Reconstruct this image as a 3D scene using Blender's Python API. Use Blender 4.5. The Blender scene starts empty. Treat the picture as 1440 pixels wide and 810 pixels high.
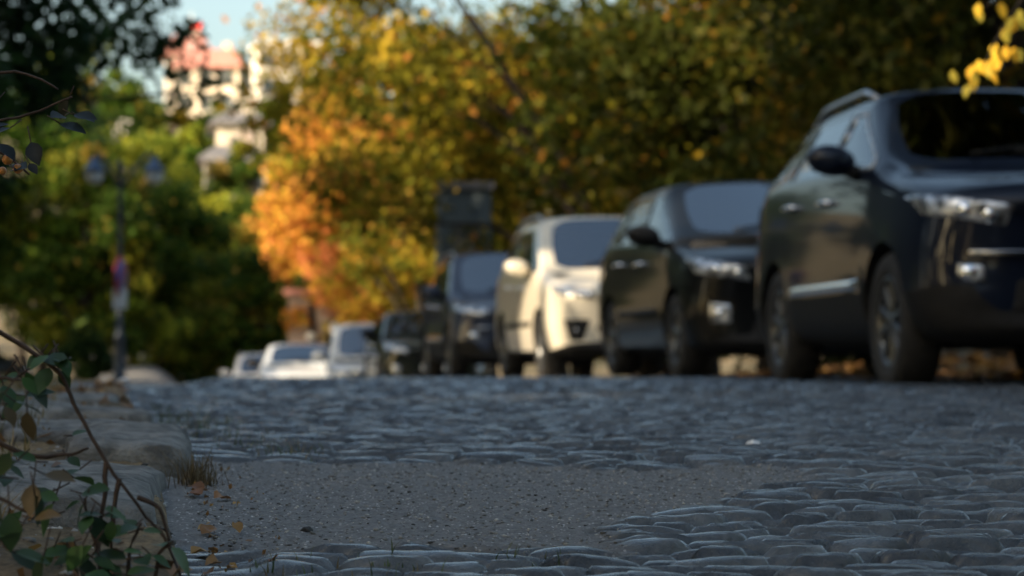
import bpy, bmesh, math, random
import numpy as np
from mathutils import Vector, Matrix, noise as mnoise
from mathutils.bvhtree import BVHTree
R = math.radians
random.seed(11)
S = bpy.context.scene
C = S.collection
# ------------------------------------------------------------ camera
FPX = 3400.0; CX = 720.0; HY = 502.0; CZ = 0.30
cd = bpy.data.cameras.new('camera'); cam = bpy.data.objects.new('camera', cd); C.objects.link(cam)
cam.location = (0, 0, CZ); cam.rotation_euler = (R(90) + math.atan((HY - 405) / FPX), 0, 0)
cd.sensor_width = 36; cd.lens = 85; cd.clip_start = 0.05; cd.clip_end = 3000
cd.dof.use_dof = True; cd.dof.focus_distance = 3.35; cd.dof.aperture_fstop = 5.9; cd.dof.aperture_blades = 0
S.camera = cam
# ------------------------------------------------------------ sun and sky
TS = Vector((-0.75, -0.60, 0.40)).normalized()      # direction towards the sun
EL = math.asin(TS.z); AZ = math.atan2(TS.x, TS.y)
W = bpy.data.worlds.new('World'); S.world = W; W.use_nodes = True
wn = W.node_tree; bg = wn.nodes['Background']; sk = wn.nodes.new('ShaderNodeTexSky')
sk.sky_type = 'NISHITA'; sk.sun_disc = False; sk.sun_elevation = EL; sk.sun_rotation = AZ
sk.air_density = 1.0; sk.dust_density = 4.0; sk.ozone_density = 0.6
tn = wn.nodes.new('ShaderNodeMix'); tn.data_type = 'RGBA'; tn.blend_type = 'MULTIPLY'; tn.inputs[0].default_value = 1; tn.inputs[7].default_value = (.97, 1.0, .93, 1)
wn.links.new(sk.outputs[0], tn.inputs[6]); wn.links.new(tn.outputs[2], bg.inputs[0]); bg.inputs[1].default_value = 0.135
sl = bpy.data.lights.new('sun', 'SUN'); sun = bpy.data.objects.new('sun', sl); C.objects.link(sun)
sl.energy = 5.0; sl.angle = R(0.5); sl.color = (1.0, 0.80, 0.55)
sun.rotation_euler = (-TS).to_track_quat('-Z', 'Y').to_euler()
S.view_settings.view_transform = 'Standard'; S.view_settings.look = 'None'
S.view_settings.gamma = 1; S.view_settings.exposure = 1.22
S.render.resolution_x = 1024; S.render.resolution_y = 576

def at(px, py, D):
    return Vector(((px - CX) / FPX * D, D, CZ + (HY - py) / FPX * D))

# ------------------------------------------------------------ materials
def mat(name):
    m = bpy.data.materials.new(name); m.use_nodes = True
    return m, m.node_tree, m.node_tree.nodes['Principled BSDF']
def simple(name, col, rough=.6, metal=0, coat=0, spec=.5):
    m, t, b = mat(name)
    b.inputs['Base Color'].default_value = (*col, 1); b.inputs['Roughness'].default_value = rough
    b.inputs['Metallic'].default_value = metal; b.inputs['Coat Weight'].default_value = coat
    b.inputs['Coat Roughness'].default_value = .04; b.inputs['Specular IOR Level'].default_value = spec
    return m
def noisy(name, c1, c2, scale=8, rough=.8, bump=.3, bscale=40, metal=0, coat=0, detail=8, spec=.5, bdist=.01):
    m, t, b = mat(name); N = t.nodes; L = t.links
    tc = N.new('ShaderNodeTexCoord'); n = N.new('ShaderNodeTexNoise'); n.inputs['Scale'].default_value = scale
    n.inputs['Detail'].default_value = detail; L.new(tc.outputs['Object'], n.inputs['Vector'])
    r = N.new('ShaderNodeValToRGB'); r.color_ramp.elements[0].position = .35; r.color_ramp.elements[1].position = .65
    r.color_ramp.elements[0].color = (*c1, 1); r.color_ramp.elements[1].color = (*c2, 1)
    L.new(n.outputs['Fac'], r.inputs[0]); L.new(r.outputs[0], b.inputs['Base Color'])
    b.inputs['Roughness'].default_value = rough; b.inputs['Metallic'].default_value = metal
    b.inputs['Coat Weight'].default_value = coat; b.inputs['Specular IOR Level'].default_value = spec
    if bump:
        n2 = N.new('ShaderNodeTexNoise'); n2.inputs['Scale'].default_value = bscale; n2.inputs['Detail'].default_value = 6
        L.new(tc.outputs['Object'], n2.inputs['Vector'])
        bp = N.new('ShaderNodeBump'); bp.inputs['Strength'].default_value = bump; bp.inputs['Distance'].default_value = bdist
        L.new(n2.outputs['Fac'], bp.inputs['Height']); L.new(bp.outputs[0], b.inputs['Normal'])
    return m
def paint(name, c, metal=.0, rough=.45, coat=.75):
    m, t, b = mat(name); N = t.nodes; L = t.links
    tc = N.new('ShaderNodeTexCoord'); n = N.new('ShaderNodeTexNoise'); n.inputs['Scale'].default_value = 3; n.inputs['Detail'].default_value = 8
    L.new(tc.outputs['Object'], n.inputs['Vector'])
    mx = N.new('ShaderNodeMix'); mx.data_type = 'RGBA'
    mx.inputs[6].default_value = (*c, 1); mx.inputs[7].default_value = (c[0]*.8+.012, c[1]*.8+.011, c[2]*.8+.009, 1)
    mr = N.new('ShaderNodeMapRange'); mr.inputs[1].default_value = .4; mr.inputs[2].default_value = .8; mr.inputs[4].default_value = .12
    L.new(n.outputs['Fac'], mr.inputs[0]); L.new(mr.outputs[0], mx.inputs[0]); L.new(mx.outputs[2], b.inputs['Base Color'])
    b.inputs['Metallic'].default_value = metal; b.inputs['Roughness'].default_value = rough
    b.inputs['Coat Weight'].default_value = coat; b.inputs['Coat Roughness'].default_value = .04; b.inputs['Coat IOR'].default_value = 1.42; b.inputs['Specular IOR Level'].default_value = .1
    return m
def glass(name, tint, ior=1.6):
    m = bpy.data.materials.new(name); m.use_nodes = True; t = m.node_tree; N = t.nodes; L = t.links
    N.remove(N['Principled BSDF']); o = N['Material Output']
    tr = N.new('ShaderNodeBsdfTransparent'); tr.inputs[0].default_value = (*tint, 1)
    gl = N.new('ShaderNodeBsdfGlossy'); gl.inputs['Roughness'].default_value = .03; gl.inputs[0].default_value = (.95, .97, 1, 1)
    fr = N.new('ShaderNodeFresnel'); fr.inputs[0].default_value = ior
    mx = N.new('ShaderNodeMixShader'); L.new(fr.outputs[0], mx.inputs[0]); L.new(tr.outputs[0], mx.inputs[1]); L.new(gl.outputs[0], mx.inputs[2])
    L.new(mx.outputs[0], o.inputs[0]); return m
def leafmat(name, trans=.35, rough=.5, spec=.3):
    m, t, b = mat(name); N = t.nodes; L = t.links; o = N['Material Output']
    a = N.new('ShaderNodeAttribute'); a.attribute_name = 'col'
    L.new(a.outputs['Color'], b.inputs['Base Color']); b.inputs['Roughness'].default_value = rough
    b.inputs['Specular IOR Level'].default_value = spec
    tr = N.new('ShaderNodeBsdfTranslucent'); L.new(a.outputs['Color'], tr.inputs[0])
    mx = N.new('ShaderNodeMixShader'); mx.inputs[0].default_value = trans
    L.new(b.outputs[0], mx.inputs[1]); L.new(tr.outputs[0], mx.inputs[2]); L.new(mx.outputs[0], o.inputs[0]); return m

M = {}
M['leaf'] = leafmat('leaf', .4, .6, .12); M['leaf_near'] = leafmat('leaf_near', .2, .45, .3)
M['bark'] = noisy('bark', (.009, .007, .0055), (.026, .02, .016), 12, .9, .8, 30)
M['shadebark'] = noisy('shaded_bark', (.004, .003, .003), (.012, .009, .007), 12, .95, .8, 30, spec=.1)  # shade of the leaning trunk put into the bark colour
M['twig'] = noisy('twig', (.03, .018, .012), (.075, .045, .03), 60, .8, .5, 200, bdist=.002)
M['tyre'] = noisy('tyre', (.012, .012, .013), (.025, .024, .023), 20, .85, .2, 60)
M['rim'] = simple('rim_alloy', (.10, .105, .11), .35, .8)
M['rimdark'] = simple('rim_dark', (.03, .03, .033), .5, .4)
M['hub'] = simple('brake_hub', (.02, .02, .022), .6, .5)
M['plastic'] = noisy('black_plastic', (.006, .006, .0065), (.012, .012, .0125), 30, .6, .2, 200, spec=.25)
M['well'] = simple('wheel_well', (.006, .006, .006), .95)
M['chrome'] = simple('chrome', (.75, .76, .78), .12, 1)
M['rail'] = simple('satin_rail', (.45, .46, .48), .3, .9)
M['glass'] = glass('window_glass', (.30, .33, .34), 1.38); M['wglass'] = glass('windscreen_glass', (.22, .26, .28), 3.2)
M['lens'] = glass('lamp_lens', (.9, .92, .95))
M['lampbody'] = noisy('lamp_housing', (.05, .055, .06), (.75, .77, .80), 16, .25, 0, metal=.6, detail=2)
M['reflector'] = simple('lamp_reflector', (.85, .86, .88), .1, 1)
M['amber'] = simple('amber_lens', (.7, .2, .02), .2, 0, 1)
M['red'] = simple('red_lens', (.35, .01, .01), .2, 0, 1)
M['seat'] = simple('seat_fabric', (.03, .03, .033), .9)
M['cabin'] = simple('cabin_plastic', (.012, .012, .013), .8)
M['plate'] = simple('plate_white', (.6, .6, .6), .5)

# ------------------------------------------------------------ object helpers
def link(name, me, m=None, parent=None):
    o = bpy.data.objects.new(name, me); C.objects.link(o)
    if m is not None and me is not None: me.materials.clear(); me.materials.append(m)
    if parent: o.parent = parent
    return o
def obj(name, bm, m, parent=None, smooth=True):
    me = bpy.data.meshes.new(name)
    bmesh.ops.recalc_face_normals(bm, faces=bm.faces); bm.to_mesh(me); bm.free()
    if smooth:
        for p in me.polygons: p.use_smooth = True
    return link(name, me, m, parent)
def tag(o, label=None, cat=None, group=None, kind=None):
    if label: o['label'] = label
    if cat: o['category'] = cat
    if group: o['group'] = group
    if kind: o['kind'] = kind
    return o
def thing(name, label, cat, loc=(0, 0, 0), rz=0, group=None):
    o = bpy.data.objects.new(name, None); C.objects.link(o); o.location = loc; o.rotation_euler = (0, 0, rz)
    o.empty_display_size = .2
    return tag(o, label, cat, group)
def box(bm, c, s, rot=None, bev=0):
    mt = Matrix.Translation(c) @ (rot.to_4x4() if rot else Matrix.Identity(4)) @ Matrix.Diagonal((*s, 1))
    r = bmesh.ops.create_cube(bm, size=1, matrix=mt)
    if bev:
        es = list({e for v in r['verts'] for e in v.link_edges})
        bmesh.ops.bevel(bm, geom=es, offset=bev, segments=3, affect='EDGES', profile=.5)
def tube(bm, pts, rads, n=8):
    pts = [Vector(p) for p in pts]; rings = []; up = Vector((0, 0, 1))
    for i, p in enumerate(pts):
        d = (pts[min(i+1, len(pts)-1)] - pts[max(i-1, 0)]).normalized()
        a = d.cross(up if abs(d.z) < .95 else Vector((1, 0, 0))).normalized(); b = d.cross(a)
        r = rads[i] if hasattr(rads, '__len__') else rads
        rings.append([bm.verts.new(p + (a*math.cos(2*math.pi*k/n) + b*math.sin(2*math.pi*k/n))*r) for k in range(n)])
    for i in range(len(rings)-1):
        for k in range(n): bm.faces.new((rings[i][k], rings[i][(k+1) % n], rings[i+1][(k+1) % n], rings[i+1][k]))
    bm.faces.new(rings[0][::-1]); bm.faces.new(rings[-1])
def lathe(bm, prof, n=32, axis='Z', off=(0, 0, 0)):
    rings = []
    for r, h in prof:
        ring = []
        for k in range(n):
            a = 2*math.pi*k/n
            p = (r*math.cos(a), r*math.sin(a), h) if axis == 'Z' else (r*math.cos(a), h, r*math.sin(a))
            ring.append(bm.verts.new(Vector(p) + Vector(off)))
        rings.append(ring)
    for i in range(len(rings)-1):
        for k in range(n): bm.faces.new((rings[i][k], rings[i][(k+1) % n], rings[i+1][(k+1) % n], rings[i+1][k]))
    return rings
def np_mesh(name, v, f, cols=None, smooth=True):
    me = bpy.data.meshes.new(name); v = np.asarray(v, dtype=np.float32); f = np.asarray(f, dtype=np.int32)
    k = f.shape[1]; me.vertices.add(len(v)); me.vertices.foreach_set('co', v.ravel())
    me.loops.add(f.size); me.loops.foreach_set('vertex_index', f.ravel())
    me.polygons.add(len(f)); me.polygons.foreach_set('loop_start', np.arange(0, f.size, k, dtype=np.int32))
    me.polygons.foreach_set('loop_total', np.full(len(f), k, dtype=np.int32))
    me.update(calc_edges=True); me.validate()
    if smooth: me.polygons.foreach_set('use_smooth', np.ones(len(me.polygons), dtype=bool))
    if cols is not None:
        for nm, c in cols.items():
            a = me.color_attributes.new(nm, 'FLOAT_COLOR', 'POINT')
            c4 = np.ones((len(v), 4), dtype=np.float32); c4[:, :3] = c; a.data.foreach_set('color', c4.ravel())
    return me
_rs = np.random.RandomState(5); TAB = _rs.rand(256, 256)
def vn(x, y):
    xi = np.floor(x).astype(int); yi = np.floor(y).astype(int); fx = x-xi; fy = y-yi
    fx = fx*fx*(3-2*fx); fy = fy*fy*(3-2*fy); a = TAB[xi & 255, yi & 255]; b = TAB[(xi+1) & 255, yi & 255]
    c = TAB[xi & 255, (yi+1) & 255]; d = TAB[(xi+1) & 255, (yi+1) & 255]
    return (a*(1-fx)+b*fx)*(1-fy)+(c*(1-fx)+d*fx)*fy
def fbm(x, y, o=4):
    s = 0; a = .5
    for i in range(o): s = s+a*vn(x*2**i+i*17.3, y*2**i+i*9.1); a *= .5
    return s
def ss(a, b, x):
    t = np.clip((x-a)/(b-a), 0, 1); return t*t*(3-2*t)

# ------------------------------------------------------------ terrain profile
YR = [0, 2, 2.9, 3.2, 4, 5, 7, 12, 16, 20, 24, 30, 36, 42, 50, 60, 80, 110, 140, 220, 300, 3000]
ZR = [-.08, 0, .04, .06, .10, .13, .155, .170, .155, .13, .085, -.05, -.3, -.65, -1.15, -1.7, -2.0, -1.0, 4, 23, 26, 26]
ZL = [-.08, 0, .04, .06, .10, .13, .15, .13, .09, .04, -.02, -.08, -.12, -.14, -.08, .03, .35, 1.0, 5, 23, 26, 26]
def rz(x, y):
    s = ss(-.150, -.115, x/np.maximum(y, 1)); s = 1-(1-s)*ss(8, 14, y); return np.interp(y, YR, ZR)*s+np.interp(y, YR, ZL)*(1-s)
def kx(y): return -.43-.17*(y-3.3)          # kerb line
def ex(y): return 6.3-.144*y                # right edge of the road
def gz(x, y):                               # whole terrain
    z = rz(x, y); dl = kx(y)-x; dr = x-ex(y)
    near = 1-ss(25, 45, y)
    z = z-.85*ss(-9.8, -11.2, x)*ss(40, 48, y)*(1-ss(70, 85, y))
    z = z+near*(ss(0, .06, dl)*.028+ss(.2, 1.3, dl)*.065+ss(1, 4, dl)*.05)+near*(ss(0, .6, dr)*.10+ss(.6, 6, dr)*.9)
    return z
def gzf(x, y): return float(gz(np.array([x], dtype=float), np.array([y], dtype=float))[0])
def grid(xs, ys): 
    X, Y = np.meshgrid(xs, ys); n, m = X.shape; i = np.arange(n*m).reshape(n, m)
    f = np.stack([i[:-1, :-1], i[:-1, 1:], i[1:, 1:], i[1:, :-1]], -1).reshape(-1, 4); return X.ravel(), Y.ravel(), f

# base ground
xs = np.unique(np.concatenate([np.linspace(-1500, -60, 25), np.linspace(-60, -12, 33), np.linspace(-12, 14, 105), np.linspace(14, 60, 24), np.linspace(60, 1500, 25)]))
ys = np.unique(np.concatenate([np.linspace(-600, -20, 12), np.linspace(-20, 0, 11), np.linspace(0, 30, 101), np.linspace(30, 120, 61), np.linspace(120, 320, 41), np.linspace(320, 2500, 20)]))
X, Y, F = grid(xs, ys)
Z = gz(X, Y)+.05*(fbm(X*.7, Y*.7)-.5)
inroad = ss(-.05, .15, X-kx(Y))*ss(-.05, .3, ex(Y)-X)*(1-ss(70, 90, Y))
Z = Z-.09*inroad-.05*(1-ss(13, 16, Y))*ss(-3.5, -1.5, X)*(1-inroad)
m, t, b = mat('earth'); N = t.nodes; L = t.links
tc = N.new('ShaderNodeTexCoord'); n1 = N.new('ShaderNodeTexNoise'); n1.inputs['Scale'].default_value = 1.3; n1.inputs['Detail'].default_value = 10
L.new(tc.outputs['Object'], n1.inputs['Vector']); r = N.new('ShaderNodeValToRGB'); e = r.color_ramp.elements
e[0].position = .35; e[0].color = (.035, .04, .018, 1); e[1].position = .62; e[1].color = (.16, .115, .06, 1)
L.new(n1.outputs['Fac'], r.inputs[0]); L.new(r.outputs[0], b.inputs['Base Color']); b.inputs['Roughness'].default_value = .95
M['earth'] = m
tag(link('ground', np_mesh('ground', np.stack([X, Y, Z], 1), F), M['earth']), kind='structure')

# cobbles
def stones(x, y):
    sx, sy = .138, .039
    u = x/sx; v = y/sy; u = u+.9*(fbm(x*2.2, y*2.2+3, 3)-.5)*1.2; v = v+1.6*(fbm(x*1.4+9, y*1.4, 3)-.5)*1.5
    jv = np.floor(v).astype(int); f1 = np.full(x.shape, 9.); f2 = np.full(x.shape, 9.); idx = np.zeros(x.shape, int)
    ddx = np.zeros(x.shape); ddy = np.zeros(x.shape)
    for dj in (-2, -1, 0, 1, 2):
        j = jv+dj; sh = TAB[(j*7) & 255, 3]*.9; iu = np.floor(u-sh).astype(int)
        for di in (-2, -1, 0, 1, 2):
            i = iu+di; a = TAB[i & 255, j & 255]; c = TAB[(i+77) & 255, (j+31) & 255]
            px = i+.5+sh+(a-.5)*.85; py = j+.5+(c-.5)*.6; dx = u-px; dy = v-py
            d = np.sqrt(dx*dx+dy*dy); new = d < f1
            f2 = np.where(new, f1, np.minimum(f2, d)); idx = np.where(new, (i & 255)*256+(j & 255), idx)
            ddx = np.where(new, dx, ddx); ddy = np.where(new, dy, ddy); f1 = np.where(new, d, f1)
    e = f2-f1; h = TAB[(idx >> 8)*3 & 255, (idx*5) & 255]; k = TAB[(idx*11) & 255, (idx >> 8)*7 & 255]
    return e, f1, ddx, ddy, h, k
def patch(x, y):
    u = x+.05*(fbm(x*9, y*9, 3)-.5)*2; v = y+.22*(fbm(x*5+4, y*5, 3)-.5)*2
    top = 4.45-.10*ss(-.2, .5, u); bot = 3.10+.02*u; right = .16+.38*ss(3.3, 4.1, v)
    m = ss(0, .07, top-v)*ss(0, .06, v-bot)*ss(0, .05, right-u)
    v2 = np.hypot((x+.62)/.5, (y-5.3)/.5)
    return m
def road_patch(x0f, x1f, ys, dx):
    w = max(x1f(y)-x0f(y) for y in (ys[0], ys[-1])); nx = int(w/dx)
    t = np.linspace(0, 1, nx); T, Y = np.meshgrid(t, ys); x0 = x0f(Y); X = x0+T*(x1f(Y)-x0)
    n, mm = X.shape; i = np.arange(n*mm).reshape(n, mm)
    f = np.stack([i[:-1, :-1], i[:-1, 1:], i[1:, 1:], i[1:, :-1]], -1).reshape(-1, 4)
    X = X.ravel(); Y = Y.ravel(); e, f1, dx_, dy_, h, k = stones(X, Y)
    st = ss(.02, .34, e)
    hgt = st*(.028+.014*(h-.5))+st*(dx_*(k-.5)*.010+dy_*(TABk(h)-.6)*.014)-st*.020*np.clip(f1, 0, 1)**2
    hgt = hgt+.009*(fbm(X*14, Y*14, 3)-.5)*st+.0025*(fbm(X*60, Y*60, 3)-.5)
    hgt = hgt+.045*(fbm(X*.9, Y*.9+5, 2)-.4)*ss(3, 6, Y)*.8+.030*(fbm(X*2.6+8, Y*2.6, 2)-.4)*ss(3.8, 6, Y)
    ed = ss(0, .55, X-kx(Y))*.75+.25; dirt = ss(.58, .72, fbm(X*2.1+30, Y*1.1, 4)+.25*(1-ss(0, .5, X-kx(Y))))
    hgt = hgt*(1-.55*dirt*st)
    pm = patch(X, Y); fill = .018+.006*(fbm(X*9, Y*9, 4)-.5)+.0045*(vn(X*130, Y*130)-.5)+.003*(vn(X*300, Y*300)-.5)
    hgt = hgt*(1-pm)+np.maximum(fill, hgt*.25)*pm
    Z = rz(X, Y)-.027+hgt
    col = np.stack([st, pm, np.clip(.5+(k-.5)*.9, 0, 1)], 1); dd = np.stack([dirt, h, e*0], 1)
    return np.stack([X, Y, Z], 1), f, col, dd
def TABk(h): return (h*37.7) % 1
def ysp(a, b, d0, d1):
    out = [a]; 
    while out[-1] < b: out.append(out[-1]+d0+(d1-d0)*(out[-1]-a)/(b-a))
    out[-1] = b; return np.array(out)
lx = lambda y: kx(y)-.10
parts = [road_patch(lx, lambda y: 0*y+2.2, ysp(2.2, 5.2, .0055, .008), .0075),
         road_patch(lx, lambda y: 0*y+3.6, ysp(5.2, 9, .010, .013), .014),
         road_patch(lx, lambda y: 0*y+5.0, ysp(9, 15, .016, .024), .024),
         road_patch(lx, lambda y: ex(y), ysp(15, 32, .035, .06), .045),
         road_patch(lx, lambda y: 0*y+7.0, ysp(-4, 2.2, .05, .03), .05)]
V = []; FF = []; CC = []; DD = []; o = 0
for v, f, c, d in parts: V.append(v); FF.append(f+o); CC.append(c); DD.append(d); o += len(v)
m, t, b = mat('cobble_stone'); N = t.nodes; L = t.links
tc = N.new('ShaderNodeTexCoord'); a1 = N.new('ShaderNodeAttribute'); a1.attribute_name = 'stone'; a2 = N.new('ShaderNodeAttribute'); a2.attribute_name = 'dirt'
s1 = N.new('ShaderNodeSeparateColor'); s2 = N.new('ShaderNodeSeparateColor'); L.new(a1.outputs['Color'], s1.inputs[0]); L.new(a2.outputs['Color'], s2.inputs[0])
def noise(sc, det=6, rough=.6):
    n = N.new('ShaderNodeTexNoise'); n.inputs['Scale'].default_value = sc; n.inputs['Detail'].default_value = det; n.inputs['Roughness'].default_value = rough
    L.new(tc.outputs['Object'], n.inputs['Vector']); return n
def ramp(src, stops):
    r = N.new('ShaderNodeValToRGB'); 
    while len(r.color_ramp.elements) < len(stops): r.color_ramp.elements.new(.5)
    for e, (p, c) in zip(r.color_ramp.elements, stops): e.position = p; e.color = (*c, 1)
    L.new(src, r.inputs[0]); return r
def mixc(fac, a, bb, mode='MIX'):
    x = N.new('ShaderNodeMix'); x.data_type = 'RGBA'; x.blend_type = mode
    for s, i in ((fac, 0), (a, 6), (bb, 7)):
        if isinstance(s, (float, int)): x.inputs[i].default_value = s
        elif isinstance(s, tuple): x.inputs[i].default_value = (*s, 1)
        else: L.new(s, x.inputs[i])
    return x.outputs[2]
basec = ramp(noise(25, 8).outputs['Fac'], [(.3, (.034, .040, .045)), (.7, (.115, .124, .132))])
perst = ramp(s1.outputs[2], [(0, (.5, .52, .56)), (.5, (.95, .97, 1.0)), (1, (1.6, 1.6, 1.58))])
stc = mixc(1., basec.outputs[0], perst.outputs[0], 'MULTIPLY')
dirtc = ramp(noise(60, 8).outputs['Fac'], [(.3, (.018, .015, .012)), (.7, (.10, .085, .065))])
jr = N.new('ShaderNodeMapRange'); jr.inputs[1].default_value = .02; jr.inputs[2].default_value = .32; L.new(s1.outputs[0], jr.inputs[0])
c1 = mixc(jr.outputs[0], dirtc.outputs[0], stc)
dm = N.new('ShaderNodeMath'); dm.operation = 'MULTIPLY'; dm.inputs[1].default_value = .22; L.new(s2.outputs[0], dm.inputs[0])
c2 = mixc(dm.outputs[0], c1, dirtc.outputs[0])
asp = ramp(noise(90, 10, .7).outputs['Fac'], [(.3, (.11, .108, .105)), (.6, (.23, .225, .218)), (.75, (.31, .30, .285))])
vo = N.new('ShaderNodeTexVoronoi'); vo.inputs['Scale'].default_value = 190; L.new(tc.outputs['Object'], vo.inputs['Vector'])
sv = N.new('ShaderNodeSeparateColor'); L.new(vo.outputs['Color'], sv.inputs[0])
gt = N.new('ShaderNodeMath'); gt.operation = 'GREATER_THAN'; gt.inputs[1].default_value = .80; L.new(sv.outputs[0], gt.inputs[0])
lt = N.new('ShaderNodeMath'); lt.operation = 'LESS_THAN'; lt.inputs[1].default_value = .38; L.new(vo.outputs['Distance'], lt.inputs[0])
mu = N.new('ShaderNodeMath'); mu.operation = 'MULTIPLY'; L.new(gt.outputs[0], mu.inputs[0]); L.new(lt.outputs[0], mu.inputs[1])
chip = mixc(sv.outputs[1], (.16, .15, .15), (.62, .60, .58)); asp2 = mixc(mu.outputs[0], asp.outputs[0], chip)
c3 = mixc(s1.outputs[1], c2, asp2); L.new(c3, b.inputs['Base Color'])
rr = ramp(noise(40).outputs['Fac'], [(.3, (.14,)*3), (.7, (.36,)*3)]); L.new(mixc(s1.outputs[1], rr.outputs[0], (.8, .8, .8)), b.inputs['Roughness'])
bp = N.new('ShaderNodeBump'); bp.inputs['Strength'].default_value = .9; bp.inputs['Distance'].default_value = .006
L.new(noise(160, 8, .7).outputs['Fac'], bp.inputs['Height'])
bp2 = N.new('ShaderNodeBump'); bp2.inputs['Strength'].default_value = .4; bp2.inputs['Distance'].default_value = .003
L.new(mu.outputs[0], bp2.inputs['Height']); L.new(bp.outputs[0], bp2.inputs['Normal']); L.new(bp2.outputs[0], b.inputs['Normal'])
ct = N.new('ShaderNodeMath'); ct.operation = 'SUBTRACT'; ct.inputs[0].default_value = .6; ct.use_clamp = True; L.new(s1.outputs[1], ct.inputs[1]); L.new(ct.outputs[0], b.inputs['Coat Weight']); b.inputs['Coat Roughness'].default_value = .2
M['cobble'] = m
tag(link('cobblestone_road', np_mesh('cobblestone_road', np.concatenate(V), np.concatenate(FF), {'stone': np.concatenate(CC), 'dirt': np.concatenate(DD)}), M['cobble']), kind='structure')

# far road surface (dropping away and the flat side branch)
M['asphalt'] = noisy('worn_asphalt', (.13, .125, .115), (.21, .20, .185), 2.0, .85, .4, 60)
X, Y, F = grid(np.linspace(0, 1, 40), np.linspace(31.8, 95, 90))
xl = np.interp(Y, [31.8, 42, 50, 60, 95], [-5.6, -9.5, -12.5, -15.5, -24]); xr = np.interp(Y, [31.8, 60, 95], [1.8, -1.5, -6]); Xw = xl+X*(xr-xl)
tag(link('road', np_mesh('road', np.stack([Xw, Y, gz(Xw, Y)-.012], 1), F), M['asphalt']), kind='structure')

# left verge: earth bank with grit
xsv = np.concatenate([np.linspace(-6, -1.6, 50), np.linspace(-1.58, 0, 240)])
X, Y, F = grid(xsv, ysp(1.6, 16, .012, .09))
Xv = X+kx(Y)-.0; h = .05*(fbm(Xv*3, Y*3, 4)-.45)+.018*(fbm(Xv*17, Y*17, 4)-.5)+.007*(vn(Xv*90, Y*90)-.5)
Zv = gz(Xv, Y)-.055*ss(0, .1, kx(Y)-Xv)*0-.012+h*ss(0, .10, -X)-.05*(1-ss(0, .05, -X))+ss(.35, 1.4, -X)*.05*(1-ss(6, 10, Y))
m, t, b = mat('verge_earth'); N = t.nodes; L = t.links; tc = N.new('ShaderNodeTexCoord')
c1 = ramp(noise(5, 10).outputs['Fac'], [(.35, (.07, .052, .03)), (.5, (.18, .125, .065)), (.68, (.34, .24, .13))])
c2 = ramp(noise(70, 8, .7).outputs['Fac'], [(.35, (.5,)*3), (.65, (1.3,)*3)])
L.new(mixc(1., c1.outputs[0], c2.outputs[0], 'MULTIPLY'), b.inputs['Base Color']); b.inputs['Roughness'].default_value = .95
bp = N.new('ShaderNodeBump'); bp.inputs['Strength'].default_value = .8; bp.inputs['Distance'].default_value = .006; L.new(noise(120, 8, .7).outputs['Fac'], bp.inputs['Height']); L.new(bp.outputs[0], b.inputs['Normal'])
M['verge'] = m
tag(link('verge', np_mesh('verge', np.stack([Xv, Y, Zv], 1), F), M['verge']), kind='structure')
VB = BVHTree.FromPolygons([tuple(p) for p in np.stack([Xv, Y, Zv], 1).tolist()], F.tolist())
def vz(x, y):
    h = VB.ray_cast(Vector((x, y, 5)), Vector((0, 0, -1)))[0]; return h.z if h else gzf(x, y)
RB = BVHTree.FromPolygons([tuple(p) for p in parts[0][0].tolist()], parts[0][1].tolist())
def roz(x, y):
    h = RB.ray_cast(Vector((x, y, 5)), Vector((0, 0, -1)))[0]; return h.z if h else gzf(x, y)

# ------------------------------------------------------------ kerb stones
M['kerb'] = noisy('kerb_granite', (.10, .098, .092), (.27, .26, .24), 22, .9, 1.0, 130, bdist=.008)
def slab(label, cx, cy, lx_, ly, hz, rot, seed, zoff=0, tilt=(0, 0)):
    bm = bmesh.new(); bmesh.ops.create_cube(bm, size=1, matrix=Matrix.Diagonal((lx_, ly, hz, 1)))
    bmesh.ops.bevel(bm, geom=list(bm.edges), offset=min(lx_, ly, hz)*.22, segments=2, affect='EDGES', profile=.6)
    bmesh.ops.subdivide_edges(bm, edges=[e for e in bm.edges if e.calc_length() > .04], cuts=7, use_grid_fill=True)
    bmesh.ops.subdivide_edges(bm, edges=[e for e in bm.edges if e.calc_length() > .03], cuts=2, use_grid_fill=True)
    bmesh.ops.triangulate(bm, faces=[f for f in bm.faces if len(f.verts) > 4])
    for v in bm.verts:
        p = v.co*4+Vector((seed*7.1, 0, 0)); q = v.co*22+Vector((0, seed*3.3, 0))
        v.co += Vector((mnoise.noise(p)*.035, mnoise.noise(p+Vector((9, 0, 0)))*.035, mnoise.noise(p+Vector((0, 9, 0)))*.018))
        v.co += Vector((mnoise.noise(q), mnoise.noise(q+Vector((5, 0, 0))), mnoise.noise(q+Vector((0, 5, 0)))))*.007
    o = obj('kerb_stone', bm, M['kerb']); o.location = (cx, cy, float(rz(np.array([cx]), np.array([cy]))[0])+.05-hz/2+zoff); o.rotation_euler = (R(tilt[0]), R(tilt[1]), R(rot))
    return tag(o, label, 'kerb stone', 'rough kerb stones edging the cobbles')
slab('large pale kerb slab behind the trailing bramble twig, nearest whole one', -.655, 3.56, .27, .76, .14, 8, 1, .0, (0, 5))
slab('short upright kerb block with a dry grass tuft against its face', -.70, 4.42, .20, .60, .15, 9, 2, .0, (2, 3))
slab('low flat kerb slab at the rear of the row, half sunk in dirt', -1.02, 5.65, .36, .85, .13, 10, 3, -.01, (0, 3))
slab('distant blurred kerb slab where the verge meets the cobbles', -1.35, 7.1, .36, 1.1, .13, 10, 4, -.015)
slab('kerb slab furthest along the verge, just before the road crest', -1.85, 9.6, .4, 1.7, .13, 10, 5, -.02)
slab('dark kerb slab in the bottom left corner under bramble leaves', -.70, 2.72, .36, .66, .13, 8, 6, -.02, (0, 4))
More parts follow.
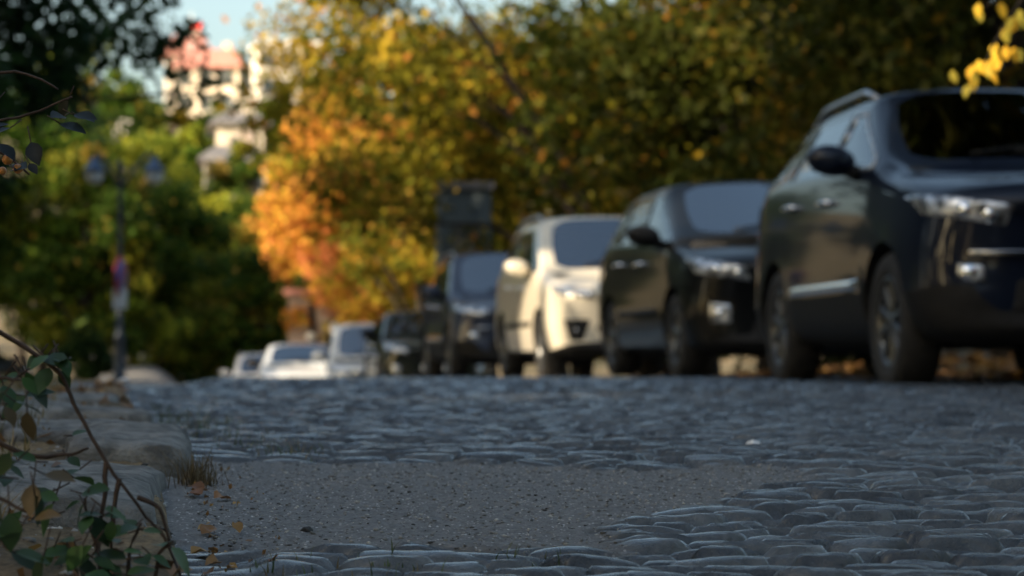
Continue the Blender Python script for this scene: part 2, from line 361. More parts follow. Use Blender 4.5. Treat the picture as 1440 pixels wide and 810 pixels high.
slab('pale broken slab lying flat in the earth behind the kerb row', -.88, 4.75, .26, .34, .08, 20, 7, .0)

# ------------------------------------------------------------ foliage
PAL = {
 'green': [((.035, .075, .008), 5), ((.06, .11, .010), 4), ((.14, .16, .012), 3)],
 'darkgreen': [((.018, .04, .012), 5), ((.03, .065, .016), 3), ((.06, .09, .02), 1)],
 'olive': [((.06, .075, .008), 5), ((.13, .12, .009), 4), ((.24, .16, .010), 2), ((.30, .13, .015), 1)],
 'shadeolive': [((.035, .045, .006), 6), ((.07, .068, .007), 3), ((.16, .10, .01), 1)],  # olive darkened, shade of the right-hand trees put into leaf colour
 'yellowgreen': [((.18, .22, .02), 4), ((.32, .32, .03), 4), ((.07, .12, .02), 3)],
 'orange': [((.55, .24, .04), 5), ((.60, .36, .04), 5), ((.55, .19, .07), 4), ((.26, .24, .02), 3)],
 'gold': [((.34, .25, .025), 5), ((.17, .18, .02), 5), ((.46, .22, .04), 4), ((.10, .12, .015), 4)],
 'leafgreen': [((.035, .070, .009), 6), ((.07, .11, .010), 4), ((.20, .20, .02), 2), ((.26, .17, .03), 1)],
 'glowolive': [((.07, .08, .008), 5), ((.18, .16, .012), 4), ((.36, .25, .02), 3), ((.40, .17, .03), 2)],  # olive yellowed, a golden sun glow put into the leaf colours
 'yellow': [((.65, .48, .05), 4), ((.55, .38, .04), 2)],
 'litter': [((.30, .15, .05), 4), ((.22, .12, .05), 4), ((.38, .22, .06), 3), ((.14, .08, .04), 3)],
}
def leaf_cloud(clumps, n, size, pal, seed, carve=None, origin=Vector((0, 0, 0)), flat=0):
    """clumps: list of (x,y,z,r); leaves scattered round each, n in all"""
    rs = np.random.RandomState(seed); cl = np.array(clumps, dtype=float); wgt = cl[:, 3]**2; wgt = wgt/wgt.sum()
    ci = rs.choice(len(cl), n, p=wgt); d = rs.normal(size=(n, 3)); d /= np.linalg.norm(d, axis=1)[:, None]
    rr = cl[ci, 3]*(rs.rand(n)**.45)*(1+.12*rs.normal(size=n)); P = cl[ci, :3]+d*rr[:, None]*np.array([1, 1, .75])
    if carve:
        keep = np.ones(n, bool); Wp = P+np.array(origin)
        for q, rad in carve:
            v = Wp-np.array(q); tt = v@np.array(TS); dd = np.linalg.norm(v-tt[:, None]*np.array(TS), axis=1); keep &= ~((dd < rad) & (tt > 0))
        P = P[keep]; ci = ci[keep]; n = len(P)
    cols = np.array([c for c, w in PAL[pal]]); w = np.array([w for c, w in PAL[pal]], float); w /= w.sum()
    cc = rs.choice(len(cols), len(cl), p=w); lc = rs.choice(len(cols), n, p=w); useclump = rs.rand(n) < .6
    col = cols[np.where(useclump, cc[ci], lc)]*(.75+.5*rs.rand(n))[:, None]
    a = rs.normal(size=(n, 3)); a /= np.linalg.norm(a, axis=1)[:, None]; bb = rs.normal(size=(n, 3))
    if flat: bb = np.array([0, 0, 1.])*flat+bb*(1-flat)
    bb = np.cross(a, bb); bb /= np.linalg.norm(bb, axis=1)[:, None]+1e-9
    s = size*(.6+.8*rs.rand(n))[:, None]; nn = np.cross(a, bb)
    q = np.stack([P-a*s*.5, P+bb*s*.3+nn*s*.06, P+a*s*.5, P-bb*s*.3+nn*s*.06], 1).reshape(-1, 3)
    return np_mesh('foliage', q, np.arange(4*n).reshape(n, 4), {'col': np.repeat(col, 4, 0)}, smooth=False)
def tree(name, label, cat, x, y, h, cr, pal, n, leaf, seed, lo=.25, tr=.16, lean=(0, 0), group=None, z=None, ncl=26, carve=0, cry=None, pts=None, shape='round', coff=0, limb=2, bark='bark'):
    rs = random.Random(seed); carve = CARVE if carve == 0 else carve; z = gzf(x, y)-.05 if z is None else z
    root = thing(name, label, cat, (x, y, z), 0, group); clumps = []
    cy = (cry or cr); zc = h*(lo+1)/2; hz = h*(1-lo)/2
    for i in range(ncl):
        while True:
            d = Vector((rs.uniform(-1, 1), rs.uniform(-1, 1), rs.uniform(-1, 1)))
            if .25 < d.length < 1: break
        sh = 1.0 if shape == 'round' else max(.12, (1-(d.z+1)/2))
        clumps.append((lean[0]+d.x*cr*.85*sh, lean[1]+coff+d.y*cy*.85*sh, zc+d.z*hz*.85, cr*rs.uniform(.2, .38)*(1 if shape == 'round' else max(.35, sh))))
    if pts: clumps += pts
    bm = bmesh.new(); top = Vector((lean[0]*.9, lean[1]*.9, h*.8)); P = []
    for k in range(8):
        f = k/7; P.append(Vector((top.x*f**1.2+rs.uniform(-.05, .05)*h*.12*(k > 0), top.y*f**1.2, top.z*f)))
    tube(bm, P, [tr*(1.25 if k == 0 else 1)*(1-.8*k/7) for k in range(8)], 10)
    for c in clumps[::limb]:
        f = min(max((c[2]-.22*h)/(h*.8), .22), .9); k = min(int(f*7), 6); s = P[k].lerp(P[k+1], f*7-k)
        if (Vector(c[:3])-s).length < .2: continue
        e = Vector(c[:3]); mid = (s+e)/2+Vector((0, 0, .12*(e-s).length)); r0 = tr*(1-.8*f)*.55
        tube(bm, [s, mid, e], [r0, r0*.6, r0*.2], 6)
    obj('trunk', bm, M[bark], root)
    me = leaf_cloud(clumps, n, leaf, pal, seed, carve, Vector((x, y, z))); link('crown', me, M['leaf'], root)
    return root

# trees that shade the road, standing off to the left (outer row added against stray sun, sun gaps cut in the crowns)
CARVE = [((-7.3, 53, 0), 2.2), ((-6.6, 47.5, 0), 1.6), ((.60, 23.1, .40), 1.35), ((1.2, 22.6, .6), .8), ((.15, 24.0, 1.2), .4), ((.05, 24.3, .6), .5), ((.9, 22.8, .5), .7), ((1.95, 10.0, 1.75), .42), ((4.4, 20.5, .3), .9), ((3.7, 17.5, .1), .5)]
k = 0
for (xx, yy, hh) in [(-13, y_, 16) for y_ in (-26, -20, -14, -8, -2, 4, 10)]+[(-13, 16, 12.5), (-12.5, 22, 9.5), (-12.5, 28, 9), (-13, 34, 9)]+[(-19, y_, 18) for y_ in (-29, -23, -17, -11, -5, 1, 7)]:
    k += 1
    tree('shade_tree', 'tall dense broadleaf tree shading the road from the left verge', 'tree', xx+(k % 2)*.8, yy, hh+(k % 3)*.4, 4.2, 'green', 11000, .40, 100+k, lo=.06, tr=.3,
         group='tall shade trees lining the left of the road', ncl=48, carve=CARVE)
for i, yy in enumerate((-14, -6, 2, 10)):  # unseen hedges added to keep sunlit ground out of the car reflections
    tree('hedge', 'unseen hedge added left of the viewpoint to darken car reflections', 'hedge', -9.5, yy, 2.8, 1.2, 'green', 9000, .2, 170+i, lo=0, tr=.05, cry=4.6, ncl=60, group='hedges added along the left verge')
for i, yy in enumerate((38, 46, 54)):  # unseen hedges added so the dark car doors reflect less brightness
    tree('hedge', 'unseen tall hedge added beyond the left edge to darken door reflections', 'hedge', -13.9, yy, 4.2, 1.1, 'darkgreen', 7000, .22, 180+i, lo=0, tr=.05, cry=4.6, ncl=50, group='hedges added beyond the left edge', carve=0)
for i, (xx, yy, hh) in enumerate([(-17, 42, 11), (-20, 50, 12), (-19, 60, 12), (-24, 72, 14), (-30, 85, 16)]):  # unseen trees added to block bright sky from the car side reflections
    tree('shade_tree', 'unseen tall tree added beyond the left edge to darken car reflections', 'tree', xx, yy, hh, 4.2, 'darkgreen', 7000, .45, 130+i, lo=.02, tr=.3, group='dark trees added beyond the left edge', ncl=40)
tree('shade_tree', 'unseen short tree added beyond the left edge to shade the white saloon', 'tree', -13.6, 42, 6.8, 2.3, 'darkgreen', 6000, .3, 139, lo=.02, tr=.2, group='dark trees added beyond the left edge', ncl=30)  # unseen tree added to keep the sun off the white saloon
tree('shade_tree', 'tall broadleaf tree spreading its high crown over the nearest parked cars', 'tree', 6.9, 15.6, 10.0, 3.5, 'shadeolive', 22000, .26, 99, lo=.55, tr=.28, ncl=50, lean=(-2.8, 0))
for i, (xx, yy) in enumerate([(9, -9), (12, -1), (13, 7), (-8, -13), (-2.5, -14), (3, -13), (-5, -22), (2, -23), (9, -18)]):  # unseen trees added to cut fill light on car and stone fronts
    tree('shade_tree', 'unseen tall tree added behind the viewpoint to block fill light', 'tree', xx, yy, 15, 4.2, 'green', 9000, .40, 140+i, lo=.1, tr=.3, group='trees added behind the viewpoint', ncl=30)

# trees in view ------------------------------------------------
tree('dark_tree', 'nearly black tree filling the left edge of the picture', 'tree', -5.4, 17.5, 7.5, 2.2, 'darkgreen', 26000, .15, 1, lo=.07, ncl=46)
tree('dark_tree', 'dark green tree with drooping boughs behind the black tree at left edge', 'tree', -6.6, 26, 9.5, 2.5, 'darkgreen', 16000, .17, 2, lo=.08, ncl=40)
tree('overhanging_tree', 'dark tree whose leafy bough overhangs the top left corner', 'tree', -8.4, 29, 11, 2.6, 'darkgreen', 9000, .16, 3, lo=.35,
     pts=[(3.4, 1, 4.4, .7), (4.1, 1, 4.2, .55), (4.5, 1, 3.6, .45), (2.8, 1, 4.0, .8), (3.8, 1, 4.9, .6)])
for i, (px, D, h, cr, pal, lab) in enumerate([
    (60, 64, 9.0, 2.6, 'green', 'deep green round tree behind the dark parked car at left'),
    (120, 62, 7.0, 2.1, 'leafgreen', 'mid green tree with yellowing leaves just left of the twin street lamp'),
    (225, 68, 5.8, 2.2, 'leafgreen', 'low dense green tree right of the lamp post'),
    (290, 70, 5.6, 2.6, 'leafgreen', 'dark tree above the pale stretch of road'),
    (360, 66, 5.4, 2.3, 'leafgreen', 'dark green tree above the small far cars'),
    (185, 74, 8.2, 2.6, 'yellowgreen', 'bright yellow green sunlit tree behind the lamp heads'),
    (265, 88, 8.8, 2.9, 'yellowgreen', 'pale yellow green sunlit tree below the red roofed house'),
    (340, 95, 8.6, 2.8, 'green', 'green tree below the cream house'),
    (400, 84, 8.0, 2.6, 'gold', 'golden green tree at the left flank of the orange tree'),
    (362, 98, 12.2, 1.35, 'leafgreen', 'narrow green tree in front of the right end of the pale pink house'),
    (312, 100, 11.6, 1.7, 'leafgreen', 'slim green tree partly hiding the pale pink house'),
    (30, 70, 10, 3.5, 'darkgreen', 'tall dark tree rising behind the left edge trees'),
    (130, 88, 12.5, 3.2, 'leafgreen', 'tall green tree reaching the top left of the frame')]):
    tree('broadleaf_tree', lab, 'tree', at(px, 0, D).x, D, h, cr, pal, 11000, .20, 20+i, lo=.05, tr=.16, ncl=34)
tree('autumn_tree', 'brilliant orange and gold tree above the line of far cars', 'tree', at(500, 0, 55).x, 55, 8.0, 2.3, 'orange', 13000, .16, 41, lo=.26, tr=.14, ncl=46, z=-.9)
tree('autumn_tree', 'broad gold and orange tree joining the orange tree to the olive ones', 'tree', at(590, 0, 49).x, 49, 8.4, 1.9, 'gold', 9000, .15, 56, lo=.16, tr=.12, ncl=40, z=-1.1)
tree('autumn_tree', 'slender orange tree at the outer left edge of the autumn trees', 'tree', at(440, 0, 60).x, 60, 7.6, 1.5, 'orange', 5500, .16, 57, lo=.25, tr=.10, ncl=26, z=-1.3)
tree('autumn_tree', 'small orange red tree directly above the small dark cars', 'tree', at(525, 0, 52).x, 52, 4.0, 1.5, 'orange', 6000, .15, 42, lo=.3, tr=.09, ncl=24, z=-1.1)
tree('autumn_tree', 'golden tree with pale sky showing through its top', 'tree', at(565, 0, 58).x, 58, 10.5, 2.6, 'gold', 8500, .16, 43, lo=.2, tr=.15, ncl=34, z=-.9)
tree('leaning_tree', 'olive tree with a dark leaning trunk crossing its crown', 'tree', 2.7, 38.5, 8.6, 2.9, 'glowolive', 13000, .15, 44, lo=.18, tr=.14, lean=(-4.2, 0), ncl=44, coff=2.3, limb=7, bark='shadebark')
tree('broadleaf_tree', 'olive tree with yellow flecks behind the pale sunlit car', 'tree', at(790, 0, 44).x, 44, 8.4, 3.0, 'glowolive', 13000, .17, 45, lo=.1, tr=.2, ncl=44)
tree('broadleaf_tree', 'olive brown tree above the roof of the black hatchback', 'tree', at(960, 0, 33).x+.3, 33, 7.5, 2.9, 'olive', 15000, .15, 46, lo=.08, tr=.2, ncl=44)
tree('broadleaf_tree', 'dark olive tree between the black hatchback and the large dark car', 'tree', at(1090, 0, 29).x, 29, 7.0, 2.4, 'shadeolive', 15000, .14, 47, lo=.05, tr=.2, ncl=44)
tree('broadleaf_tree', 'very dark tree above the roof of the large dark car', 'tree', at(1270, 0, 25).x, 25, 6.8, 2.4, 'shadeolive', 15000, .13, 48, lo=.05, tr=.2, ncl=44)
tree('broadleaf_tree', 'almost black tree at the right edge behind the yellow leaves', 'tree', at(1430, 0, 23).x, 23, 7, 2.4, 'shadeolive', 15000, .13, 49, lo=.0, tr=.2, ncl=44)
tree('broadleaf_tree', 'tall dark tree rising out of the top right of the frame', 'tree', at(1180, 0, 42).x, 42, 10.5, 4.2, 'shadeolive', 15000, .2, 50, lo=.05, tr=.25, ncl=50)
tree('broadleaf_tree', 'tall brownish tree rising out of the top middle of the frame', 'tree', at(900, 0, 54).x, 54, 11.5, 4.2, 'olive', 13000, .2, 51, lo=.08, tr=.25, ncl=50)
tree('broadleaf_tree', 'tall tree behind the golden tree at top centre', 'tree', at(690, 0, 60).x, 60, 11.5, 3.2, 'gold', 9000, .2, 52, lo=.2, tr=.2, ncl=40)
# hedge behind the parked cars
tree('hedge', 'dark hedge growing behind the parked cars on the right verge', 'hedge', 4.3, 30, 2.6, 3.4, 'shadeolive', 12000, .12, 60, lo=0, tr=.05, cry=2.5, ncl=50)
tree('hedge', 'dark hedge by the right edge behind the large dark car', 'hedge', 6.6, 22.5, 2.6, 2.6, 'shadeolive', 9000, .12, 61, lo=.05, tr=.05, cry=1.6, ncl=40)
tree('bush', 'bright green leafy bush at the foot of the trees right of the lamp post', 'bush', at(225, 0, 63).x, 63, 2.1, 1.0, 'yellowgreen', 3000, .14, 62, lo=0, tr=.04, ncl=20)
tree('bush', 'dark bush left of the lamp post beside the verge', 'bush', at(122, 0, 44).x, 44, 1.2, .6, 'darkgreen', 3500, .12, 63, lo=0, tr=.04, ncl=20)
tree('bush', 'long dark bush at the far side of the pale road', 'bush', at(300, 0, 66).x, 66, 2.4, 2.6, 'leafgreen', 5000, .18, 64, lo=0, tr=.05, ncl=24)
# hillside
for i, (px, D, top, cr, pal, shape, lab) in enumerate([
    (340, 150, 45, 1.1, 'darkgreen', 'cone', 'pointed cypress standing against the sky between the houses'),
    (432, 150, 40, 1.1, 'darkgreen', 'cone', 'pointed cypress against the sky right of the white building'),
    (296, 150, 128, 2.6, 'green', 'round', 'round hillside tree below the red roofed house'),
    (372, 140, 118, 2.4, 'green', 'round', 'round hillside tree below the white building'),
    (425, 150, 105, 2.4, 'gold', 'round', 'yellowing hillside tree in front of the white building'),
    (225, 140, 95, 2.0, 'olive', 'round', 'olive hillside tree left of the red roofed house'),
    (180, 150, 60, 2.8, 'green', 'round', 'tall hillside tree at far left of the hill'),
    (100, 160, 20, 5, 'green', 'round', 'broad hillside tree behind the tall green tree'),
    (480, 160, 70, 3, 'gold', 'round', 'golden hillside tree behind the orange tree top'),
    (312, 148, 118, 1.8, 'green', 'round', 'small round hillside tree under the long red roof'), (398, 150, 100, 1.8, 'olive', 'round', 'small olive hillside tree under the white building'), (258, 135, 150, 2.0, 'yellowgreen', 'round', 'yellow green hillside tree under the leftmost red roof'), (345, 140, 150, 2.2, 'olive', 'round', 'mid slope olive tree between the two lower houses'),
    (285, 125, 175, 2.2, 'green', 'round', 'lower hillside tree beneath the cream walled house')]):
    gx_ = at(px, 0, D).x; h = at(px, top, D).z-gzf(gx_, D)
    tree('hillside_tree', lab, 'tree', gx_, D, h, cr, pal, 4500, .42, 80+i, lo=.0 if shape == 'cone' else .1, tr=.2, ncl=26, shape=shape)

# ------------------------------------------------------------ houses
M['wallw'] = noisy('white_render', (.62, .58, .52), (.78, .74, .68), 1.5, .85, .2, 20)
M['wallc'] = noisy('cream_render', (.48, .42, .34), (.62, .55, .45), 1.5, .85, .2, 20)
M['wallbrown'] = noisy('brown_stone', (.16, .11, .085), (.27, .20, .16), 2.5, .9, .5, 12)
M['walldark'] = noisy('slate_render', (.05, .07, .085), (.08, .105, .12), 2, .85, .3, 15)
M['wallp'] = noisy('pink_render', (.34, .27, .23), (.44, .36, .31), 1.5, .85, .2, 20)
M['frame2'] = simple('worn_frame', (.35, .32, .28), .6)
M['roofred'] = noisy('hazed_red_tiles', (.36, .15, .12), (.48, .22, .18), 3, .8, .4, 12)  # red paled to put distance haze into the tile colour
M['roofgrey'] = noisy('grey_tiles', (.10, .10, .11), (.18, .17, .17), 3, .8, .4, 12)
M['pane'] = simple('window_pane', (.03, .04, .05), .08, 0, 0, .8)
M['frame'] = simple('white_frame', (.6, .6, .58), .5)
def house(label, x, y, w, d, h, wall, roof, rz_=0, z=None, rows=2, cols=3, rh=1.8, flat=False):
    z = gzf(x, y)-.4 if z is None else z; t = thing('house', label, 'house', (x, y, z), R(rz_))
    bm = bmesh.new(); box(bm, (0, 0, h/2), (w, d, h)); wl = obj('wall', bm, M[wall], t, False)
    bm = bmesh.new()
    if flat:
        box(bm, (0, 0, h+.15), (w+.5, d+.5, .3)); box(bm, (0, 0, h+.45), (w*.3, d*.4, .35))
    else:
        a = w/2+.4; c = d/2+.4; vs = [bm.verts.new(p) for p in [(-a, -c, h), (a, -c, h), (a, c, h), (-a, c, h), (-a*.55, 0, h+rh), (a*.55, 0, h+rh), (-a, -c, h-.15), (a, -c, h-.15), (a, c, h-.15), (-a, c, h-.15)]]
        for f in ((0, 1, 5, 4), (1, 2, 5), (2, 3, 4, 5), (3, 0, 4), (6, 7, 1, 0), (7, 8, 2, 1), (8, 9, 3, 2), (9, 6, 0, 3), (9, 8, 7, 6)): bm.faces.new([vs[i] for i in f])
    rf = obj('roof', bm, M[roof], t, False)
    if not flat:
        bm = bmesh.new(); box(bm, (w*.2, .3, h+rh*.8), (.6, .6, 1.4)); box(bm, (w*.2, .3, h+rh*.8+.75), (.75, .75, .12)); obj('chimney', bm, M[wall], rf, False)
    for r_ in range(rows):
        for c_ in range(cols):
            wx = (c_+.5)/cols*w-w/2; wz = h*(r_+.55)/rows
            bm = bmesh.new()
            for s in (-1, 1): box(bm, (wx+s*.52, -d/2-.03, wz), (.1, .1, 1.4)); box(bm, (wx, -d/2-.03, wz+s*.65), (.94, .1, .1))
            f = obj('window', bm, M['frame2'], t, False); bm = bmesh.new(); box(bm, (wx, -d/2-.012, wz), (.94, .03, 1.2)); obj('pane', bm, M['pane'], f, False)
    return t
def houseat(label, px, py_top, D, w, d, h, *a, rh=1.8, **k):
    p = at(px, py_top, D); return house(label, p.x, D, w, d, h, *a, z=p.z-h-(0.6 if k.get('flat') else rh), rh=rh, **k)
houseat('pale house with red roof on the hill, furthest left one', 262, 48, 200, 3.6, 4, 5.5, 'wallc', 'roofred', rz_=10)
houseat('long low house with a haze-paled red roof on the hill', 300, 68, 190, 5.2, 5, 4.0, 'wallc', 'roofred', rz_=-8, rh=1.6)
houseat('bright white flat roofed building on the hill crest', 400, 57, 185, 4.6, 5, 4.5, 'wallw', 'wallw', rz_=12, flat=True)
houseat('small white house at the foot of the hill left of the gap', 336, 158, 118, 2.2, 3, 3, 'wallc', 'roofgrey', rz_=8, rows=1, cols=1, rh=.6)
houseat('pale pink house glimpsed between the green trees', 330, 204, 108, 2.4, 3, 1.8, 'wallp', 'roofgrey', rz_=6, rows=1, cols=3, rh=.7)
houseat('cream gable seen between the lamp heads', 195, 244, 98, 2.6, 3, 3.4, 'wallw', 'roofgrey', rz_=0, rows=1, cols=1, rh=.6)
houseat('small cream house in the trees behind the left lamp head', 150, 192, 96, 2.6, 3, 4, 'wallw', 'roofgrey', rz_=10, rows=1, cols=1, rh=.6)
# dark slate house corner and brown wall seen beyond the cars
t = thing('gatehouse', 'dark slate blue building front half hidden by the olive trees', 'building', (at(655, 0, 41).x, 41, -.55), R(4))
bm = bmesh.new(); box(bm, (0, 1.0, 1.85), (.86, 2.0, 3.7)); obj('wall', bm, M['walldark'], t, False)
bm = bmesh.new(); box(bm, (0, 1.0, 3.76), (.96, 2.2, .12)); obj('roof', bm, M['roofgrey'], t, False)
bm = bmesh.new(); box(bm, (0, -.02, 2.7), (.4, .06, .7)); w_ = obj('window', bm, M['pane'], t, False)
bm = bmesh.new(); box(bm, (0, -.04, 2.3), (.62, .12, .06)); obj('sill', bm, M['roofgrey'], w_, False)
t = thing('outbuilding', 'brown stone outbuilding behind the far white car', 'building', (at(436, 0, 60).x, 60, -2.2), R(-5))
bm = bmesh.new(); box(bm, (0, 1, 2.0), (1.1, 2, 4.1)); obj('wall', bm, M['wallbrown'], t, False)
bm = bmesh.new(); box(bm, (0, 1, 4.12), (1.3, 2.2, .14)); obj('roof', bm, M['roofred'], t, False)
bm = bmesh.new(); lathe(bm, [(0.001, -.1), (.09, -.09), (.13, 0), (.09, .09), (.001, .1)], 12); o = obj('lamp', bm, M['frame'], t); o.location = (.05, -.12, 3.0)  # small pale rounded body placed for a pale spot on the wall

# flag on the hill
t = thing('flag', 'red flag flying above the houses on the hill', 'flag', at(268, 20, 190)-Vector((0, 0, 4.5)))
bm = bmesh.new(); tube(bm, [(0, 0, -3), (0, 0, 4.8)], .05, 6); obj('pole', bm, M['frame'], t)
X, Y, F = grid(np.linspace(0, .8, 12), np.linspace(0, .6, 6))
link('cloth', np_mesh('cloth', np.stack([X, .1*np.sin(X*5), 3.4+Y-.15*X], 1), F), simple('flag_red', (.6, .03, .03), .8), t)

# ------------------------------------------------------------ street lamp with sign
M['pole'] = simple('painted_pole', (.035, .05, .075), .45, .3)
M['lampblue'] = simple('lamp_hood_blue', (.05, .09, .16), .4, .3)
M['opal'] = simple('opal_glass', (.55, .6, .62), .25)
D = 38; p = at(168, 546, D); LZ = p.z
t = thing('street_lamp', 'dark twin headed street lamp post by the kerb before the pale road', 'street lamp', p)
hh = (546-236)/FPX*D
bm = bmesh.new(); lathe(bm, [(.001, -.1), (.16, -.1), (.16, .06), (.10, .12), (.085, .75), (.10, .8), (.055, .88), (.045, 2.0), (.038, hh-.05), (.05, hh), (.02, hh+.12), (.001, hh+.16)], 20); obj('pole', bm, M['pole'], t)
for s, px in ((-1, 132), (1, 216)):
    dx = (px-168)/FPX*D
    bm = bmesh.new(); tube(bm, [(0, 0, hh-.35), (dx*.35, 0, hh-.05), (dx*.8, 0, hh+.22), (dx, 0, hh+.2), (dx, 0, hh+.08)], .022, 8); obj('arm', bm, M['pole'], t)
    bm = bmesh.new(); lathe(bm, [(.001, .14), (.05, .12), (.08, .04), (.17, -.06), (.19, -.10), (.16, -.10), (.001, -.09)], 20)
    hd = obj('lamp_shade', bm, M['lampblue'], t); hd.location = (dx, 0, hh+.04)
    bm = bmesh.new(); lathe(bm, [(.14, -.10), (.15, -.18), (.10, -.27), (.001, -.30)], 20); g = obj('globe', bm, M['opal'], hd)
zz = lambda py: (546-py)/FPX*D
sg = thing('traffic_sign', 'narrow blue and red round sign seen nearly edge on, fixed to the lamp post', 'sign', p+Vector((0, -.06, 0)), R(80))
bm = bmesh.new(); lathe(bm, [(.001, -.012), (.30, -.012), (.31, 0), (.30, .012), (.001, .012)], 32, 'Y', (0, -.03, zz(388))); obj('plate', bm, simple('sign_red', (.28, .03, .05), .4), sg)
bm = bmesh.new(); lathe(bm, [(.001, -.016), (.24, -.016), (.24, -.014), (.001, -.014)], 32, 'Y', (0, -.03, zz(388))); obj('face', bm, simple('sign_blue', (.03, .08, .35), .4), sg)
bm = bmesh.new(); box(bm, (0, -.050, zz(388)), (.05, .004, .46), Matrix.Rotation(R(45), 3, 'Y')); obj('bar', bm, simple('sign_bar', (.5, .03, .04), .4), sg)
sp = thing('sign_plate', 'small white rectangular plate under the round sign on the post', 'sign', p+Vector((0, -.06, 0)), R(35))
bm = bmesh.new(); box(bm, (0, -.03, zz(420)), (.24, .015, .32), bev=.004); obj('plate', bm, M['plate'], sp)

# ------------------------------------------------------------ cars
def build_cage(P):
    L, Wd, H = P['L'], P['W'], P['H']; w = Wd/2; zb = P['zb']; xF = L/2; xB = -L/2
    hf, hc, bf, br = P['hf'], P['hc'], P['bf'], P['br']; wb, wt, rrx, gx = P['wb'], P['wt'], P['rr'], P['gx']; wr = P['wr']*w
    bp, cp = P['bp'], P['cp']; dp = P['dp']
    zr = lambda x: H-P.get('rc', .05)*((x-(wt+rrx)/2-.15)/((wt-rrx)/2+.2))**2
    belt = lambda x: bf+(br-bf)*max(0, min(1, (wb-x)/(wb-gx)))
    def low(x, wf, b, zz=None, sh=.955):
        z0 = zz if zz is not None else zb; m = z0+.27
        return [(x, 0, z0), (x, .80*w*wf, z0), (x, .95*w*wf, z0+.07), (x, 1.0*w*wf, m), (x, .99*w*wf, m+(b-m)*.55), (x, sh*w*wf, b)]
    def hood(x, wf, zf, zh, zz=None, bb=.09):
        d = zh-zf
        return low(x, wf, zf-bb, zz)+[(x, .935*w*wf, zf-.025), (x, .87*w*wf, zf+.005), (x, .78*w*wf, zf+d*.25), (x, .64*w*wf, zf+d*.55), (x, .36*w*wf, zf+d*.9), (x, 0, zh)]
    st = []
    fb = P.get('fb', .10)
    st.append([(xF, 0, zb+.10)]+[(xF, p[1]*.8, zb+.10+(p[2]-zb)*.82) for p in hood(0, .9, hf-.12, hf-.04)[1:]])
    st.append(hood(xF-.035, .93, hf-.07, hf-.0, zb+.03))
    st.append(hood(xF-.17, .975, hf-.015, hf+.055))
    st.append(hood(P['xf']+.32, 1, hf+.04+.3*fb, hf+.10+.3*fb))
    st.append(hood(P['xf']-.1, 1.005, (hf+.05)*.5+(bf+.02)*.5, hf*.4+hc*.6))
    st.append(low(wb+.02, 1, bf-.01)+[(wb+.05, .935*w, bf+.02), (wb+.07, .90*w, bf+.04), (wb+.09, .86*w, bf+.055), (wb+.12, .77*w, hc-.02), (wb+.19, .45*w, hc), (wb+.22, 0, hc+.01)])   # cowl
    st.append(low(wb-.10, 1, bf)+[(wb-.02, .94*w, bf+.025), (wb-.01, .905*w, bf+.06), (wb+.01, .87*w, bf+.075), (wb+.05, .78*w, hc+.01), (wb+.13, .45*w, hc+.03), (wb+.16, 0, hc+.035)])  # glass bottom
    xa = wb-.42
    st.append(low(xa, 1, belt(xa))+[(xa, .945*w, belt(xa)+.03), (wt-.12, wr+.035, zr(wt)-.13), (wt-.02, wr+.005, zr(wt)-.06), (wt+.02, wr-.075, zr(wt)-.035), (wt+.07, wr*.5, zr(wt)-.01), (wt+.09, 0, zr(wt))])
    def up(x, dz=0, s=0): return low(x, 1, belt(x))+[(x, .945*w, belt(x)+.03), (x-s, wr+.035, zr(x)-.13+dz), (x-s, wr+.0, zr(x)-.06), (x-s, wr-.08, zr(x)-.025), (x-s, wr*.5, zr(x)), (x-s, 0, zr(x)+.008)]
    x2 = (bp+xa)/2+.02
    a = up(x2); st.append(a)
    for x in (bp+.045, bp-.045, cp+.045, cp-.045): st.append(up(x))
    # D pillar
    b1 = up(dp); b1[7] = (dp+.10, wr+.035, zr(dp)-.15); st.append(b1)
    b2 = low(dp-.12, 1, belt(dp-.1))+[(dp-.14, .935*w, belt(dp)+.035), (rrx+.02, wr+.01, zr(rrx)-.13), (rrx, wr-.01, zr(rrx)-.07), (rrx, wr-.09, zr(rrx)-.035), (rrx-.02, wr*.5, zr(rrx)-.01), (rrx-.03, 0, zr(rrx))]; st.append(b2)
    tz = P['tz']
    b3 = low((gx+xB)/2+.12, .99, min(br, tz))+[(gx+.10, .93*w, tz+.03), (gx+.03, .88*w, tz+.06), (gx-.02, .84*w, tz+.07), (gx-.05, .74*w, tz+.07), (gx-.08, .45*w, tz+.07), (gx-.09, 0, tz+.07)]; st.append(b3)
    b4 = low(xB+.14, .965, tz-.09)+[(xB+.14, .90*w, tz-.03), (xB+.12, .85*w, tz), (xB+.10, .78*w, tz+.01), (xB+.09, .68*w, tz+.015), (xB+.08, .4*w, tz+.02), (xB+.07, 0, tz+.02)]; st.append(b4)
    st.append([(xB+.03, p[1]*.94, min(p[2], tz-.05)-.0) for p in low(0, .95, tz-.18)]+[(xB+.03, .85*w, tz-.14), (xB+.03, .80*w, tz-.11), (xB+.03, .72*w, tz-.09), (xB+.03, .6*w, tz-.08), (xB+.03, .36*w, tz-.07), (xB+.03, 0, tz-.07)])
    st.append([(xB, p[1]*.8, zb+.1+(p[2]-zb)*.8) for p in st[-1]])
    # plan-view taper of the nose and tail
    out = []
    for s in st:
        row = []
        for (x, y, z) in s:
            u = abs(y)/w; kf = max(0, min(1, (x-P['xf']+.1)/(xF-P['xf']+.1))); kb = max(0, min(1, (-(x-P['xr'])-.1)/(-(xB-P['xr'])-.1 or 1)))
            x -= kf*P.get('nose', .26)*u**2.6; x += kb*.12*u**3
            row.append((x, y, z))
        out.append(row)
    return out
